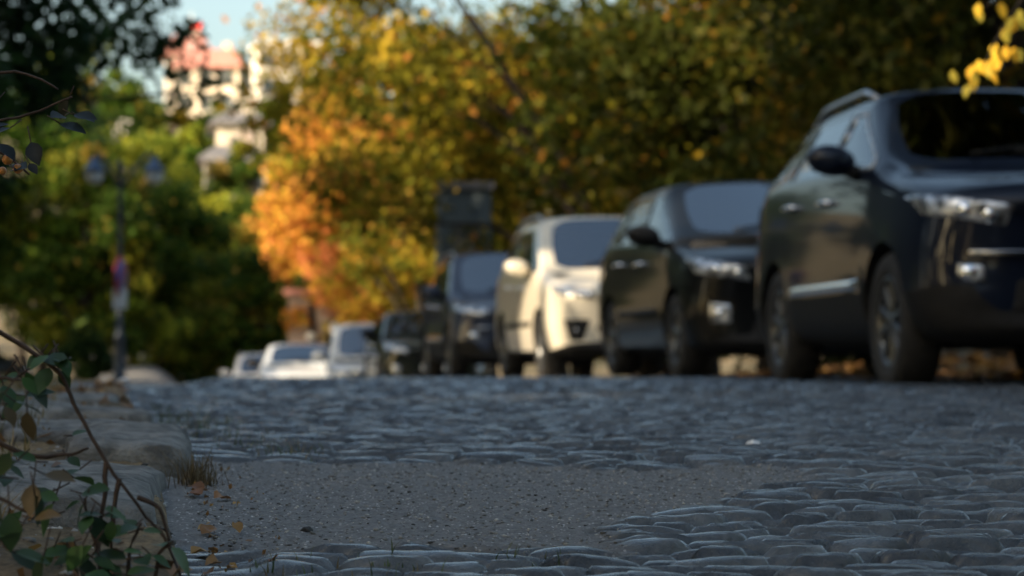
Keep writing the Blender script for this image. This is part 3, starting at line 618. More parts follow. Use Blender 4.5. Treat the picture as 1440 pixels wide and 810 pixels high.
def car_mesh(P):
    st = build_cage(P); bm = bmesh.new(); n = len(st); NL = 12; gl = {}
    VR = [[bm.verts.new(p) for p in s] for s in st]
    VL = [[VR[i][j] if j in (0, 11) else bm.verts.new((st[i][j][0], -st[i][j][1], st[i][j][2])) for j in range(NL)] for i in range(n)]
    clad = 3 if P.get('clad') else 2
    def mi(i, j):   # material slots: 0 paint 1 trim 2 windscreen 3 side glass front 4 side rear 5 quarter 6 rear glass 7 front door 8 rear door 10 bonnet
        if j < clad and not (j == 0 and False): return 1
        if i == 6 and j in (9, 10): return 2
        if i in (6, 7, 8) and j == 6: return 3
        if i == 10 and j == 6: return 4
        if i == 12 and j == 6 and P.get('quarter', 1): return 5
        if i == 14 and j in (9, 10): return 6
        if 6 <= i <= 9 and j in (3, 4) : return 7
        if i in (9, 11) and j == 6: return 1
        if 10 <= i <= 11 and j in (3, 4): return 8
        if 2 <= i <= 4 and j in (8, 9, 10): return 10
        return 0
    for i in range(n-1):
        for j in range(NL-1):
            f = bm.faces.new((VR[i][j], VR[i][j+1], VR[i+1][j+1], VR[i+1][j])); f.material_index = mi(i, j)
            f = bm.faces.new((VL[i][j+1], VL[i][j], VL[i+1][j], VL[i+1][j+1])); f.material_index = mi(i, j)
    for i, s in ((0, 1), (n-1, -1)):
        cen = {1: VR[i][0], 10: VR[i][11]}
        for k_ in range(2, 10): v = VR[i][k_].co; cen[k_] = bm.verts.new((v.x+.0, 0, v.z))
        for k_ in range(1, 10):
            for VV, q in ((VR, 1), (VL, -1)):
                f = [cen[k_], VV[i][k_], VV[i][k_+1], cen[k_+1]]
                bm.faces.new(f if s*q < 0 else f[::-1]).material_index = 1 if (k_ < 2) else 0
    bmesh.ops.recalc_face_normals(bm, faces=bm.faces)
    cr = bm.edges.layers.float.new('crease_edge')
    for e in bm.edges:
        ms = {f.material_index for f in e.link_faces}
        if len(ms) == 2 and (ms & {2, 3, 4, 5, 6}): e[cr] = .45
        elif ms == {0, 1}: e[cr] = .5
    me = bpy.data.meshes.new('tmp'); bm.to_mesh(me); bm.free(); o = bpy.data.objects.new('tmp', me); C.objects.link(o)
    for i in range(11): me.materials.append(M['plastic'])
    md = o.modifiers.new('s', 'SUBSURF'); md.levels = 2; md.render_levels = 2
    cut = []
    for xw in (P['xf'], P['xr']):
        for s in (-1, 1):
            b2 = bmesh.new(); bmesh.ops.create_cone(b2, cap_ends=True, segments=40, radius1=P['r']+.055, radius2=P['r']+.055, depth=.36, matrix=Matrix.Translation((xw, s*(P['W']/2-.13), P['r']))@Matrix.Rotation(R(90), 4, 'X'))
            for f in b2.faces: f.material_index = 9
            m2 = bpy.data.meshes.new('cut'); b2.to_mesh(m2); b2.free(); c = bpy.data.objects.new('cut', m2); C.objects.link(c)
            for i in range(11): m2.materials.append(M['plastic'])
            md = o.modifiers.new('b', 'BOOLEAN'); md.operation = 'DIFFERENCE'; md.object = c; md.solver = 'EXACT'; cut.append(c)
    dg = bpy.context.evaluated_depsgraph_get(); ev = o.evaluated_get(dg); res = bpy.data.meshes.new_from_object(ev)
    for c in cut: bpy.data.objects.remove(c)
    bpy.data.objects.remove(o); return res
def split(me, idxs, side=None):
    bm = bmesh.new(); bm.from_mesh(me)
    kill = [f for f in bm.faces if f.material_index not in idxs or (side and f.calc_center_median().y*side < 0)]
    bmesh.ops.delete(bm, geom=kill, context='FACES')
    if not bm.faces: bm.free(); return None
    for f in bm.faces: f.material_index = 0; f.smooth = True
    m = bpy.data.meshes.new('part'); bm.to_mesh(m); bm.free(); return m
def panel(bvh, quad, axis, off=.006, nu=12, nv=8, thick=.02):
    """project a 4-corner patch (a,b coordinates) on the body: axis 'X' = seen from the front (y,z), +-'Y' = from a side (x,z)"""
    bm = bmesh.new(); g = []; q = [Vector((*p, 0)) for p in quad]
    for i in range(nu+1):
        row = []
        for j in range(nv+1):
            u = i/nu; v = j/nv; p = q[0]*(1-u)*(1-v)+q[1]*u*(1-v)+q[2]*u*v+q[3]*(1-u)*v
            if axis == 'X': o = Vector((4, p.x, p.y)); d = Vector((-1, 0, 0))
            elif axis == '-X': o = Vector((-4, p.x, p.y)); d = Vector((1, 0, 0))
            elif axis == '+Y': o = Vector((p.x, 3, p.y)); d = Vector((0, -1, 0))
            else: o = Vector((p.x, -3, p.y)); d = Vector((0, 1, 0))
            h, nn, _, _ = bvh.ray_cast(o, d)
            if h is None: row.append(None); continue
            edge = i in (0, nu) or j in (0, nv)
            row.append(bm.verts.new(h+nn*(off if not edge else -.004)))
        g.append(row)
    for i in range(nu):
        for j in range(nv):
            f = [g[i][j], g[i+1][j], g[i+1][j+1], g[i][j+1]]
            if all(f): bm.faces.new(f)
    return bm
def wheel(parent, x, y, r, s, rimmat, spokes, width=.21):
    bm = bmesh.new(); hw = width/2
    lathe(bm, [(.001, hw*.35), (r*.22, hw*.35), (r*.22, hw*.1), (r*.58, hw*.1), (r*.62, -hw*.8), (.001, -hw*.8)], 24, 'Y')
    wo = obj('wheel', bm, M['hub'], parent); wo.location = (x, y, r)
    if s < 0: wo.rotation_euler = (0, 0, math.pi)
    bm = bmesh.new(); lathe(bm, [(r*.655, -hw*.85), (r*.72, -hw*.98), (r*.93, -hw), (r, -hw*.72), (r, hw*.72), (r*.93, hw), (r*.72, hw*.98), (r*.655, hw*.85), (r*.655, -hw*.85)], 40, 'Y'); obj('tyre', bm, M['tyre'], wo)
    bm = bmesh.new(); lathe(bm, [(r*.60, -hw*.8), (r*.61, hw*.7), (r*.665, hw*.88), (r*.66, hw*.92), (r*.60, hw*.86), (r*.585, hw*.5)], 40, 'Y')
    lathe(bm, [(.001, hw*.86), (r*.10, hw*.84), (r*.13, hw*.7), (r*.13, hw*.3)], 16, 'Y')
    for k in range(spokes):
        a = 2*math.pi*k/spokes; rot = Matrix.Rotation(a, 3, 'Y'); wv = r*.30/max(spokes/5, 1)*.75
        vs = []
        for (rr, ww, yy) in ((r*.09, wv*.55, hw*.80), (r*.35, wv*.42, hw*.76), (r*.625, wv*.62, hw*.82)):
            for sx in (-1, 1):
                for dy in (0, -.03): vs.append(bm.verts.new(rot@Vector((sx*ww, yy+dy, rr))))
        for b0 in (0, 4):
            a0, a1, a2, a3 = vs[b0:b0+4]; c0, c1, c2, c3 = vs[b0+4:b0+8]
            for f in ((a0, a2, c2, c0), (a0, c0, c1, a1), (a2, a3, c3, c2), (a1, c1, c3, a3)): bm.faces.new(f)
    obj('rim', bm, rimmat, wo)
    return wo
def car(label, P, pm, pos, heading, name='parked_car'):
    """pos = ground point of the near front tyre line, heading = direction the car faces"""
    t = thing(name, label, 'car', pos, heading, 'cars parked along the right side of the cobbled road'); me = car_mesh(P); w = P['W']/2
    bb = bmesh.new(); bb.from_mesh(me); bvh = BVHTree.FromBMesh(bb); bb.free()
    body = link('body', split(me, {0}), pm, t)
    for nm, ids, mt in (('lower_trim', {1, 9}, M['plastic']), ('bonnet', {10}, pm), ('windscreen', {2}, M['wglass']), ('rear_window', {6}, M['glass'])):
        m_ = split(me, ids)
        if m_: link(nm, m_, mt, t)
    doors = {}
    for s in (-1, 1):
        for nm, ids in (('door', {7}), ('door', {8})): doors[(s, tuple(ids)[0])] = link(nm, split(me, ids, s), pm, t)
        for ids in ({3}, {4}, {5}):
            m_ = split(me, ids, s)
            if m_: link('side_window', m_, M['glass'], t)
        for xw in (P['xf'], P['xr']): wheel(t, xw, s*(w-.135), P['r'], s, M[P.get('rim', 'rim')], P.get('spokes', 5))
        ax = '+Y' if s > 0 else '-Y'
        bz = lambda x: P['bf']+(P['br']-P['bf'])*(P['wb']-x)/(P['wb']-P['gx'])
        for x, dn in ((P['bp']+.14, 7), (P['cp']+.16, 8)):
            y0 = s*(w*.985); bm = bmesh.new(); z = bz(x)-.13
            tube(bm, [(x-.11, y0-s*.03, z), (x-.09, y0+s*.022, z), (x+.09, y0+s*.022, z), (x+.11, y0-s*.03, z)], .016, 8); obj('handle', bm, M[P.get('handle', 'chrome')] if P.get('handle', 'chrome') != 'paint' else pm, doors[(s, dn)])
        for x in (P['bp'], P['cp'], P['wb']-.12):
            bm = panel(bvh, [(x-.006, P['zb']+.16), (x+.006, P['zb']+.16), (x+.006, bz(x)-.01), (x-.006, bz(x)-.01)], ax, .0025, 1, 14); obj('door_gap', bm, M['well'], t)
        if P.get('mould'):
            zc = P['zb']+.34; bm = panel(bvh, [(P['xr']+.45, zc-.03), (P['xf']-.48, zc-.03), (P['xf']-.48, zc+.03), (P['xr']+.45, zc+.03)], ax, .018, 24, 4); obj('side_moulding', bm, M[P['mould']] if P['mould'] != 'paint' else pm, t)
        if P.get('trim'):
            for ids in ({3},):
                m_ = split(me, ids, s); b3 = bmesh.new(); b3.from_mesh(m_); be = [e for e in b3.edges if e.is_boundary]; bm = bmesh.new()
                for e in be: tube(bm, [e.verts[0].co, e.verts[1].co], P['trim'], 5)
                b3.free(); obj('window_trim', bm, M['rail'], t)
        # mirror
        mx = P['wb']-.30; my = s*(w+.10); mz = P['bf']+.09
        bm = bmesh.new(); bmesh.ops.create_uvsphere(bm, u_segments=20, v_segments=12, radius=1, matrix=Matrix.Translation((mx, my, mz))@Matrix.Rotation(R(8*s), 4, 'X')@Matrix.Diagonal((.085, .135, .085, 1)))
        for v in bm.verts:
            if v.co.x < mx-.02: v.co.x = mx-.02
        mo = obj('mirror', bm, M[P['mirmat']] if P.get('mirmat') else pm, t)
        bm = bmesh.new(); tube(bm, [(mx, s*(w-.06), mz-.07), (mx, s*(w+.04), mz-.05)], [.045, .03], 8); obj('mirror_arm', bm, M['plastic'], mo)
        bm = bmesh.new(); box(bm, (mx-.024, my, mz), (.006, .2, .12), bev=.002); obj('mirror_glass', bm, M['reflector'], mo)
        # headlight: front and wrap-round halves share one lens
        hl = P['head']
        bm = panel(bvh, [(s*a*w, z) for a, z in hl['q']], 'X', .012, 16, 8); hd = obj('headlight', bm, M['lampbody'], t)
        for (a, z, rr_) in hl['refl']:
            h, nn, _, _ = bvh.ray_cast(Vector((4, s*a*w, z)), Vector((-1, 0, 0)))
            if h is None: continue
            bm = bmesh.new(); bmesh.ops.create_uvsphere(bm, u_segments=16, v_segments=10, radius=rr_, matrix=Matrix.Translation(h-nn*rr_*.45)); obj('reflector', bm, M['reflector'], hd)
        if P.get('fog'):
            q, rr_ = P['fog']; bm = panel(bvh, [(s*a*w, z) for a, z in q], 'X', .008, 8, 8); fo = obj('fog_lamp', bm, M[P.get('fogmat', 'plastic')], t)
            a = sum(p[0] for p in q)/4; z = sum(p[1] for p in q)/4; h, nn, _, _ = bvh.ray_cast(Vector((4, s*a*w, z)), Vector((-1, 0, 0)))
            if h is not None: bm = bmesh.new(); bmesh.ops.create_uvsphere(bm, u_segments=16, v_segments=10, radius=rr_, matrix=Matrix.Translation(h-nn*rr_*.3)@Matrix.Diagonal((.6, 1.2, 1, 1))); obj('reflector', bm, M['reflector'], fo)
        tq = [(-s*0+s*.98*w, P['tz']-.25), (s*.72*w, P['tz']-.22), (s*.70*w, P['tz']+.0), (s*.97*w, P['tz']+.03)]
        bm = panel(bvh, tq, '-X', .01, 8, 6); obj('tail_light', bm, M['red'], t)
        if P.get('rail'):
            y = P['wr']*w-.035; pts = []
            for k in range(13):
                u = k/12; x = P['wt']-.1+(P['rr']-P['wt']+.2)*u
                h, nn, _, _ = bvh.ray_cast(Vector((x, s*y, 4)), Vector((0, 0, -1))); lift = .05*min(1, 6*u, 6*(1-u)); pts.append((x, s*y, (h.z if h else P['H'])+lift))
            bm = bmesh.new(); tube(bm, pts, .018, 8); obj('roof_rail', bm, M['rail'], t)
        # wiper and seats
        bm = bmesh.new(); sx = P['wb']-.95
        box(bm, (sx, s*.37, .62), (.5, .48, .2), bev=.05); box(bm, (sx-.3, s*.37, .95), (.14, .46, .62), Matrix.Rotation(R(-14), 3, 'Y'), bev=.05); box(bm, (sx-.40, s*.37, P['H']-.30), (.10, .26, .19), bev=.04); obj('seat', bm, M['seat'], t)
        bm = bmesh.new(); sx = P['cp']-.15
        box(bm, (sx, s*.37, .62), (.5, .55, .2), bev=.05); box(bm, (sx-.3, s*.37, .93), (.14, .55, .58), Matrix.Rotation(R(-14), 3, 'Y'), bev=.05); box(bm, (sx-.38, s*.37, P['H']-.36), (.10, .24, .16), bev=.04); obj('seat', bm, M['seat'], t)
    bm = bmesh.new(); box(bm, (P['wb']-.08, 0, P['bf']-.06), (.5, P['W']*.82, .18), bev=.06); obj('dashboard', bm, M['cabin'], t)
    bm = bmesh.new(); x0 = P['wb']-.1; x1 = P['rr']+.1; box(bm, ((x0+x1)/2, 0, P['zb']+.27), (x0-x1, P['W']*.84, .04)); 
    for s in (-1, 1): box(bm, ((x0+x1)/2, s*P['W']*.43, (P['zb']+.27+P['bf'])/2), (x0-x1, .03, P['bf']-P['zb']-.30))
    obj('cabin_lining', bm, M['cabin'], t)
    bm = bmesh.new(); lathe(bm, [(.18+.016*math.cos(a), .016*math.sin(a)) for a in [i*math.pi/4 for i in range(9)]], 24); o = obj('steering_wheel', bm, M['cabin'], t); o.location = (P['wb']-.42, .37, P['bf']-.0); o.rotation_euler = (0, R(-65), 0)
    for s in (-1, 1):
        pts = []
        for k in range(5):
            y = s*.12+(.45*k/4) - .25; x0_ = P['wb']+.07-.02*k; h, nn, _, _ = bvh.ray_cast(Vector((x0_, y, 3)), Vector((0, 0, -1)))
            if h: pts.append(h+Vector((0, 0, .015)))
        if len(pts) > 2: bm = bmesh.new(); tube(bm, pts, .009, 6); obj('wiper', bm, M['plastic'], t)
    for nm, q, mt in P['front']:
        bm = panel(bvh, [(a*w, z) for a, z in q], 'X', .008 if mt != 'chrome' else .022, 20, 8); obj(nm, bm, M[mt] if mt != 'paint' else pm, t)
    bm = bmesh.new(); h, nn, _, _ = bvh.ray_cast(Vector((4, 0, P['platez'])), Vector((-1, 0, 0)))
    if h: box(bm, (h.x+.03, 0, P['platez']), (.012, .52, .11), bev=.003); obj('number_plate', bm, M['plate'], t)
    return t
SUV = dict(L=4.44, W=1.86, H=1.63, zb=.22, hf=.93, hc=1.09, bf=1.06, br=1.16, wb=.98, wt=.18, rr=-1.75, gx=-2.02, wr=.76, bp=-.10, cp=-1.02, dp=-1.60, tz=1.08, xf=1.32, xr=-1.32, r=.355, clad=True, rail=True, spokes=10,
           head=dict(q=[(.55, .80), (.93, .86), (.955, .985), (.50, .905)], refl=[(.64, .855, .05), (.76, .885, .05)], amber=(.88, .90)), fog=([(.64, .52), (.80, .55), (.80, .63), (.66, .62)], .05), fogmat='lampbody',
           front=[('grille', [(-.42, .72), (.42, .72), (.46, .86), (-.46, .86)], 'plastic'), ('grille_bar', [(-.46, .875), (.46, .875), (.46, .90), (-.46, .90)], 'chrome'), ('lower_grille', [(-.55, .38), (.55, .38), (.5, .56), (-.5, .56)], 'plastic'), ('bumper_strip', [(-.75, .665), (.75, .665), (.75, .69), (-.75, .69)], 'chrome')], platez=.62, mould='chrome')
def mk(base, **k): d = dict(base); d.update(k); return d
HATCH = mk(SUV, L=4.32, W=1.79, H=1.50, zb=.17, hf=.84, hc=1.01, bf=.95, br=1.04, wb=1.08, wt=.20, rr=-1.60, gx=-1.98, wr=.76, bp=-.10, cp=-1.0, dp=-1.5, tz=.98, xf=1.29, xr=-1.31, r=.32, clad=False, rail=False, spokes=5,
           head=dict(q=[(.50, .70), (.93, .76), (.95, .90), (.56, .82)], refl=[(.62, .76, .045), (.78, .80, .045)], amber=(.9, .83)), fog=([(.66, .40), (.84, .40), (.84, .56), (.66, .54)], .045), mirmat='plastic',
           front=[('grille', [(-.5, .60), (.5, .60), (.42, .70), (-.42, .70)], 'plastic'), ('lower_grille', [(-.55, .28), (.55, .28), (.48, .45), (-.48, .45)], 'plastic')], platez=.50, mould='plastic', handle='chrome')
CROSS = mk(SUV, L=4.28, W=1.78, H=1.62, hf=.90, hc=1.06, bf=1.04, br=1.13, wb=.95, wt=.22, r=.335, clad=False, rail=True, spokes=5,
           head=dict(q=[(.50, .78), (.90, .83), (.93, .93), (.52, .88)], refl=[(.62, .83, .04), (.78, .87, .045)]), fog=([(.62, .38), (.76, .38), (.84, .60), (.52, .60)], .03), fogmat='plastic',
           front=[('grille', [(-.42, .60), (.42, .60), (.50, .80), (-.50, .80)], 'plastic'), ('lower_grille', [(-.40, .36), (.40, .36), (.52, .54), (-.52, .54)], 'plastic')], platez=.48, mould='plastic')
SEDAN = mk(HATCH, L=4.40, H=1.44, wt=.28, rr=-1.15, gx=-1.62, tz=1.0, dp=-1.08, cp=-.86, quarter=0, W=1.74)
VAN = mk(SUV, L=4.35, W=1.80, H=1.80, hf=.95, hc=1.12, bf=1.08, br=1.10, wb=1.15, wt=.45, rr=-1.95, gx=-2.05, dp=-1.8, cp=-1.0, tz=1.1, clad=False, r=.32, spokes=6)
MINI = mk(HATCH, L=3.9, W=1.68, H=1.48, xf=1.2, xr=-1.2, wb=1.0, rr=-1.5, gx=-1.8, dp=-1.4, cp=-.9, r=.30)
PT = {'navy': paint('paint_navy', (.004, .008, .020), coat=.6), 'black': paint('paint_black', (.003, .0035, .004), coat=.5), 'pearl': paint('paint_champagne', (.70, .65, .54), .15, .32),
      'slate': paint('paint_slate', (.035, .045, .075)), 'olive': paint('paint_dark_green', (.015, .018, .012)), 'white': paint('paint_white', (.42, .45, .49), .0, .4), 'silver': paint('paint_silver', (.45, .46, .48), .6, .35),
      'wine': paint('paint_wine', (.10, .012, .02)), 'palewh': paint('paint_pale', (.60, .60, .60), 0, .4)}
HD = math.atan2(-1, .1425)
def park(label, P, pm, Yf, z=None, side=None, dh=0, Xs=None):
    """park with the nose at depth Yf, near side on the parking line"""
    h = HD+R(dh); f = Vector((math.cos(h), math.sin(h), 0)); rgt = Vector((-f.y, f.x, 0)) # towards +X side
    if rgt.x < 0: rgt = -rgt
    xs = (3.78-.144*Yf) if Xs is None else Xs
    c = Vector((xs, Yf, 0))-f*(P['L']/2)+rgt*(P['W']/2)
    zz_ = gzf(c.x, c.y)+.005 if z is None else z
    c.z = zz_; return car(label, P, pm, c, h)
park('black car at the right edge, only its rear corner and wheel in the picture', HATCH, PT['black'], 6.9, Xs=2.99)
park('large dark navy off roader with silver roof rails, nearest whole car', mk(SUV, H=1.70, trim=.013, wr=.705, rr=-1.55, bf=1.14, br=1.23, hc=1.17, hf=1.0, tz=1.14), PT['navy'], 11.45, z=.125, Xs=1.97, dh=-2.3)
park('black hatchback behind the large navy car, pale sky in its windscreen', mk(HATCH, H=1.58, hf=.88, hc=1.06, bf=1.0, br=1.09, tz=1.03, platez=.32), PT['black'], 17.2)
park('champagne crossover with its nose in bright sun, third from the right', mk(CROSS, H=1.70), PT['pearl'], 22.8, Xs=.36)
park('dark slate off roader with silver roof rails behind the champagne crossover', mk(SUV, H=1.70), PT['slate'], 29.4, z=-.02, Xs=-.70)
park('dark green car mostly hidden left of the slate off roader', SEDAN, PT['olive'], 37.5, z=-.37, Xs=-2.0)
park('white tall windscreened car with a dark mirror beside the green car', VAN, PT['white'], 44, z=-.85, Xs=-3.35, dh=-1)
park('wine red car squeezed between the two white cars', MINI, PT['wine'], 49, z=-1.0, Xs=-4.15, dh=-1)
park('low white saloon with pale bonnet in the middle of the far cars', SEDAN, PT['white'], 46, z=-.86, Xs=-4.85, dh=-3)
park('small cream roofed car left of the white saloon', mk(VAN, H=1.65, W=1.7), PT['palewh'], 56, z=-1.25, Xs=-6.55, dh=-2)
park('tiny white car furthest down the line, only a corner showing', MINI, PT['white'], 64, z=-1.45, Xs=-8.05, dh=-3)
o = park('dark car with a pale windscreen parked among the trees at the left edge', SEDAN, PT['black'], 57, z=-.80, Xs=-12.6, dh=35); o['group'] = 'cars parked beside the side road'

# ------------------------------------------------------------ near plants
def leafshape(V_, F_, Cc, p, d, up, s, col, w=.62, fold=.12):
    d = d.normalized(); sd = d.cross(up).normalized(); n = sd.cross(d); b0 = len(V_)
    prof = [(0, .03), (.2, .36), (.45, .5), (.7, .36), (.88, .15), (1, 0)]
    for u, ww in prof:
        c = p+d*s*u-n*s*.18*u*u
        V_.append(c+sd*s*w*ww+n*s*fold*ww); V_.append(c); V_.append(c-sd*s*w*ww+n*s*fold*ww)
    for i in range(len(prof)-1):
        a = b0+3*i; F_.append((a, a+1, a+4, a+3)); F_.append((a+1, a+2, a+5, a+4))
    Cc += [col]*(3*len(prof))
def plant(name, label, cat, stems, leaves, cols, size, seed, rad=.0035, berries=None, group=None):
    rs = random.Random(seed); o0 = Vector(stems[0][0]); t = thing(name, label, cat, o0, 0, group); bm = bmesh.new(); V_ = []; F_ = []; Cc = []
    for st in stems:
        P = [Vector(p)-o0 for p in st]; Q = []
        for i in range(len(P)-1):
            for k in range(4):
                f = k/4; p0 = P[max(i-1, 0)]; p1 = P[i]; p2 = P[i+1]; p3 = P[min(i+2, len(P)-1)]
                Q.append(.5*((2*p1)+(p2-p0)*f+(2*p0-5*p1+4*p2-p3)*f*f+(3*p1-p0-3*p2+p3)*f**3)+Vector((rs.uniform(-1, 1), rs.uniform(-1, 1), rs.uniform(-1, 1)))*.001)
        Q.append(P[-1]); bs = bmesh.new(); tube(bs, Q, [rad*(1-.6*i/len(Q)) for i in range(len(Q))], 7); obj('stem', bs, M['twig'], t)
    for (p, n, spread) in leaves:
        p = Vector(p)-o0
        for k in range(n):
            q = p+Vector((rs.gauss(0, spread), rs.gauss(0, spread*.8), rs.gauss(0, spread*.8))); d = Vector((rs.uniform(-1, 1), rs.uniform(-.8, .5), rs.uniform(-1, .35))).normalized()
            c = rs.choice(cols); f = rs.uniform(.7, 1.3); s = size*rs.uniform(.6, 1.2)
            tube(bm, [q-d*s*.5+Vector((0, 0, s*.2)), q], rad*.3, 5)
            leafshape(V_, F_, Cc, q, d, Vector((rs.uniform(-.5, .5), -.6, 1)).normalized(), s, tuple(x*f for x in c))
    obj('leaf_stalks', bm, M['twig'], t)['kind'] = 'stuff'
    me = np_mesh('foliage', [tuple(v) for v in V_], F_, {'col': np.array(Cc)}); link('foliage', me, M['leaf_near'], t)
    if berries:
        for p, r in berries:
            bm = bmesh.new(); bmesh.ops.create_uvsphere(bm, u_segments=14, v_segments=10, radius=r); b_ = obj('berry', bm, M['berry'], t); b_.location = Vector(p)-o0
    return t
M['berry'] = noisy('berry_skin', (.35, .13, .03), (.5, .22, .05), 60, .35, .1, 80)
G1 = [(.03, .075, .02), (.045, .10, .028), (.025, .055, .018)]; G2 = [(.05, .10, .025), (.16, .13, .03), (.20, .10, .03)]
B = lambda px, py, D=2.75: tuple(at(px, py, D))
plant('bramble', 'long thin bramble twig arching over the pale kerb slab', 'bramble',
      [[B(-60, 440, 2.7), B(0, 468), B(60, 505), B(90, 535), B(110, 580), B(150, 650), B(195, 710), B(240, 770), B(262, 830, 2.7)],
       [B(60, 505), B(78, 512), B(98, 513)], [B(150, 650), B(148, 700), B(140, 760), B(150, 800)], [B(168, 672), B(162, 720), B(158, 770)], [B(195, 700), B(225, 715), B(240, 760)],
       [B(-20, 610), B(40, 640), B(90, 640), B(125, 630)]],
      [(B(72, 498), 7, .013), (B(15, 520), 6, .02), (B(35, 545), 4, .012), (B(108, 615), 1, .004), (B(40, 660), 7, .028), (B(65, 700), 4, .015), (B(108, 668), 2, .006)], G1, .037, 3, .0034)
plant('ivy', 'leafy green sprigs crowding in front of the kerb slab at bottom left', 'ivy',
      [[B(150, 840, 2.68), B(140, 780, 2.7), B(125, 730, 2.72), B(120, 700, 2.72)], [B(180, 840, 2.68), B(185, 770, 2.7), B(200, 735, 2.7)], [B(120, 840, 2.7), B(105, 790, 2.7), B(95, 760, 2.7)], [B(215, 850, 2.7), B(225, 780, 2.72), B(245, 760, 2.72)]],
      [(B(125, 725, 2.7), 6, .014), (B(170, 755, 2.7), 7, .018), (B(98, 765, 2.7), 5, .015), (B(155, 795, 2.68), 11, .028), (B(200, 800, 2.68), 7, .022), (B(130, 805, 2.65), 8, .025)], G1+[(.05, .10, .03)], .036, 4, .003)
plant('bramble', 'dark drooping bramble leaves at the left border of the picture', 'bramble',
      [[B(-70, 560, 2.6), B(-20, 560, 2.6), B(5, 590, 2.6)], [B(-60, 680, 2.6), B(0, 700, 2.6), B(40, 720, 2.6)], [B(-60, 520, 2.6), B(0, 530, 2.6), B(30, 535, 2.6)]],
      [(B(0, 570, 2.6), 5, .015), (B(10, 720, 2.6), 9, .03), (B(35, 760, 2.6), 5, .02), (B(-20, 640, 2.6), 10, .03)], [(.02, .04, .014), (.03, .06, .02), (.10, .07, .03)], .042, 5, .003)
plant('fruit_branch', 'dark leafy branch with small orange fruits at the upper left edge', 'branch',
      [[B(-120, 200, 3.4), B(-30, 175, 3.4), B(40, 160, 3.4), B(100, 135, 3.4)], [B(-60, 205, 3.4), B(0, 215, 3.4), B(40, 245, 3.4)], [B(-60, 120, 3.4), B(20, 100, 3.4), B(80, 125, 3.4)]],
      [(B(85, 140, 3.4), 5, .02), (B(20, 205, 3.4), 3, .03), (B(35, 240, 3.4), 3, .012), (B(-20, 150, 3.4), 4, .03)], [(.003, .006, .003), (.005, .010, .004)], .036, 6, .003,  # leaf colours taken near black in place of shade on the branch
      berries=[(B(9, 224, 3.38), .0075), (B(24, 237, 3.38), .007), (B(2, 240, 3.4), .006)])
# sunlit yellow leaves hanging from a tree on the right verge
t = tree('yellow_leaved_tree', 'tree at the right whose hanging twigs carry bright yellow sunlit leaves', 'tree', 5.6, 8.4, 6.5, 1.9, 'yellow', 3500, .09, 70, lo=.5, tr=.13, ncl=24)
loc = t.location; bm = bmesh.new()
E1 = at(1385, 95, 10)-loc; E2 = at(1420, 25, 10)-loc; E3 = at(1378, 12, 10)-loc
tube(bm, [(0, 0, 3.2), (-1.6, .6, 3.3), (-3, 1.4, 2.6), tuple(E2+Vector((.1, 0, .15))), tuple(E2)], [.05, .035, .02, .008, .003], 6)
tube(bm, [tuple(E2+Vector((.1, 0, .15))), tuple(at(1400, 60, 10)-loc), tuple(E1)], [.006, .004, .002], 6); tube(bm, [tuple(E2+Vector((.1, 0, .15))), tuple(E3)], [.005, .002], 6)
obj('bough', bm, M['bark'], t)
rs = random.Random(8); V_ = []; F_ = []; Cc = []
for px, py, n, sp in ((1360, 103, 6, 10), (1388, 92, 6, 10), (1400, 78, 3, 6), (1410, 36, 4, 8), (1425, 22, 3, 6), (1412, 60, 2, 6), (1380, 6, 2, 4), (1432, 65, 3, 6), (1415, 8, 2, 8), (1440, 25, 5, 12)):
    for k in range(n):
        q = at(px+rs.gauss(0, sp), py+rs.gauss(0, sp*.6), 10+rs.gauss(0, .08))-loc
        leafshape(V_, F_, Cc, q, Vector((rs.uniform(-.5, .5), rs.uniform(-.5, .5), -1)), Vector((-.7, -.7, .2)), .062, rs.choice([(.75, .50, .05), (.70, .42, .04), (.6, .5, .08)]), .7)
link('foliage', np_mesh('leaves', [tuple(v) for v in V_], F_, {'col': np.array(Cc)}), M['leaf'], t)

# grass: blades on the verge, between stones
def blades(pts, hmin, hmax, width, cols, seed, lean=.5):
    rs = np.random.RandomState(seed); n = len(pts); P = np.array(pts); h = hmin+(hmax-hmin)*rs.rand(n)**1.5; a = rs.rand(n)*2*np.pi; dx = np.cos(a); dy = np.sin(a); ln = lean*h*rs.rand(n)
    px = -dy*width; py = dx*width; o = np.stack([dx*ln, dy*ln, h], 1); mid = np.stack([dx*ln*.3, dy*ln*.3, h*.55], 1); w = np.stack([px, py, 0*px], 1)
    v = np.stack([P-w, P+w, P+mid+w*.7, P+mid-w*.7, P+o+w*.08, P+o-w*.08], 1).reshape(-1, 3); b0 = np.arange(n)*6
    f = np.concatenate([np.stack([b0, b0+1, b0+2, b0+3], 1), np.stack([b0+3, b0+2, b0+4, b0+5], 1)])
    c = np.array(cols)[rs.randint(len(cols), size=n)]*(.7+.6*rs.rand(n))[:, None]
    return np_mesh('grass', v, f, {'col': np.repeat(c, 6, 0)}, False)
rs = np.random.RandomState(4); pts = []
while len(pts) < 10000:
    y = 2.3+13*rs.rand()**1.3; x = kx(y)-.25-2.6*rs.rand()**1.4
    if vn(np.array([x*2.3]), np.array([y*2.3]))[0] > .42: pts.append((x, y, vz(x, y)-.004))
DRY = [(.28, .19, .07), (.18, .14, .05), (.08, .09, .02), (.34, .24, .11)]; GRN = [(.06, .10, .025), (.09, .12, .03), (.15, .14, .05)]
tag(link('grass', blades(pts, .018, .07, .0015, DRY, 5, 1.2), M['leaf_near']), 'short dry grass scattered over the left earth verge', 'grass', kind='stuff')
pts = []
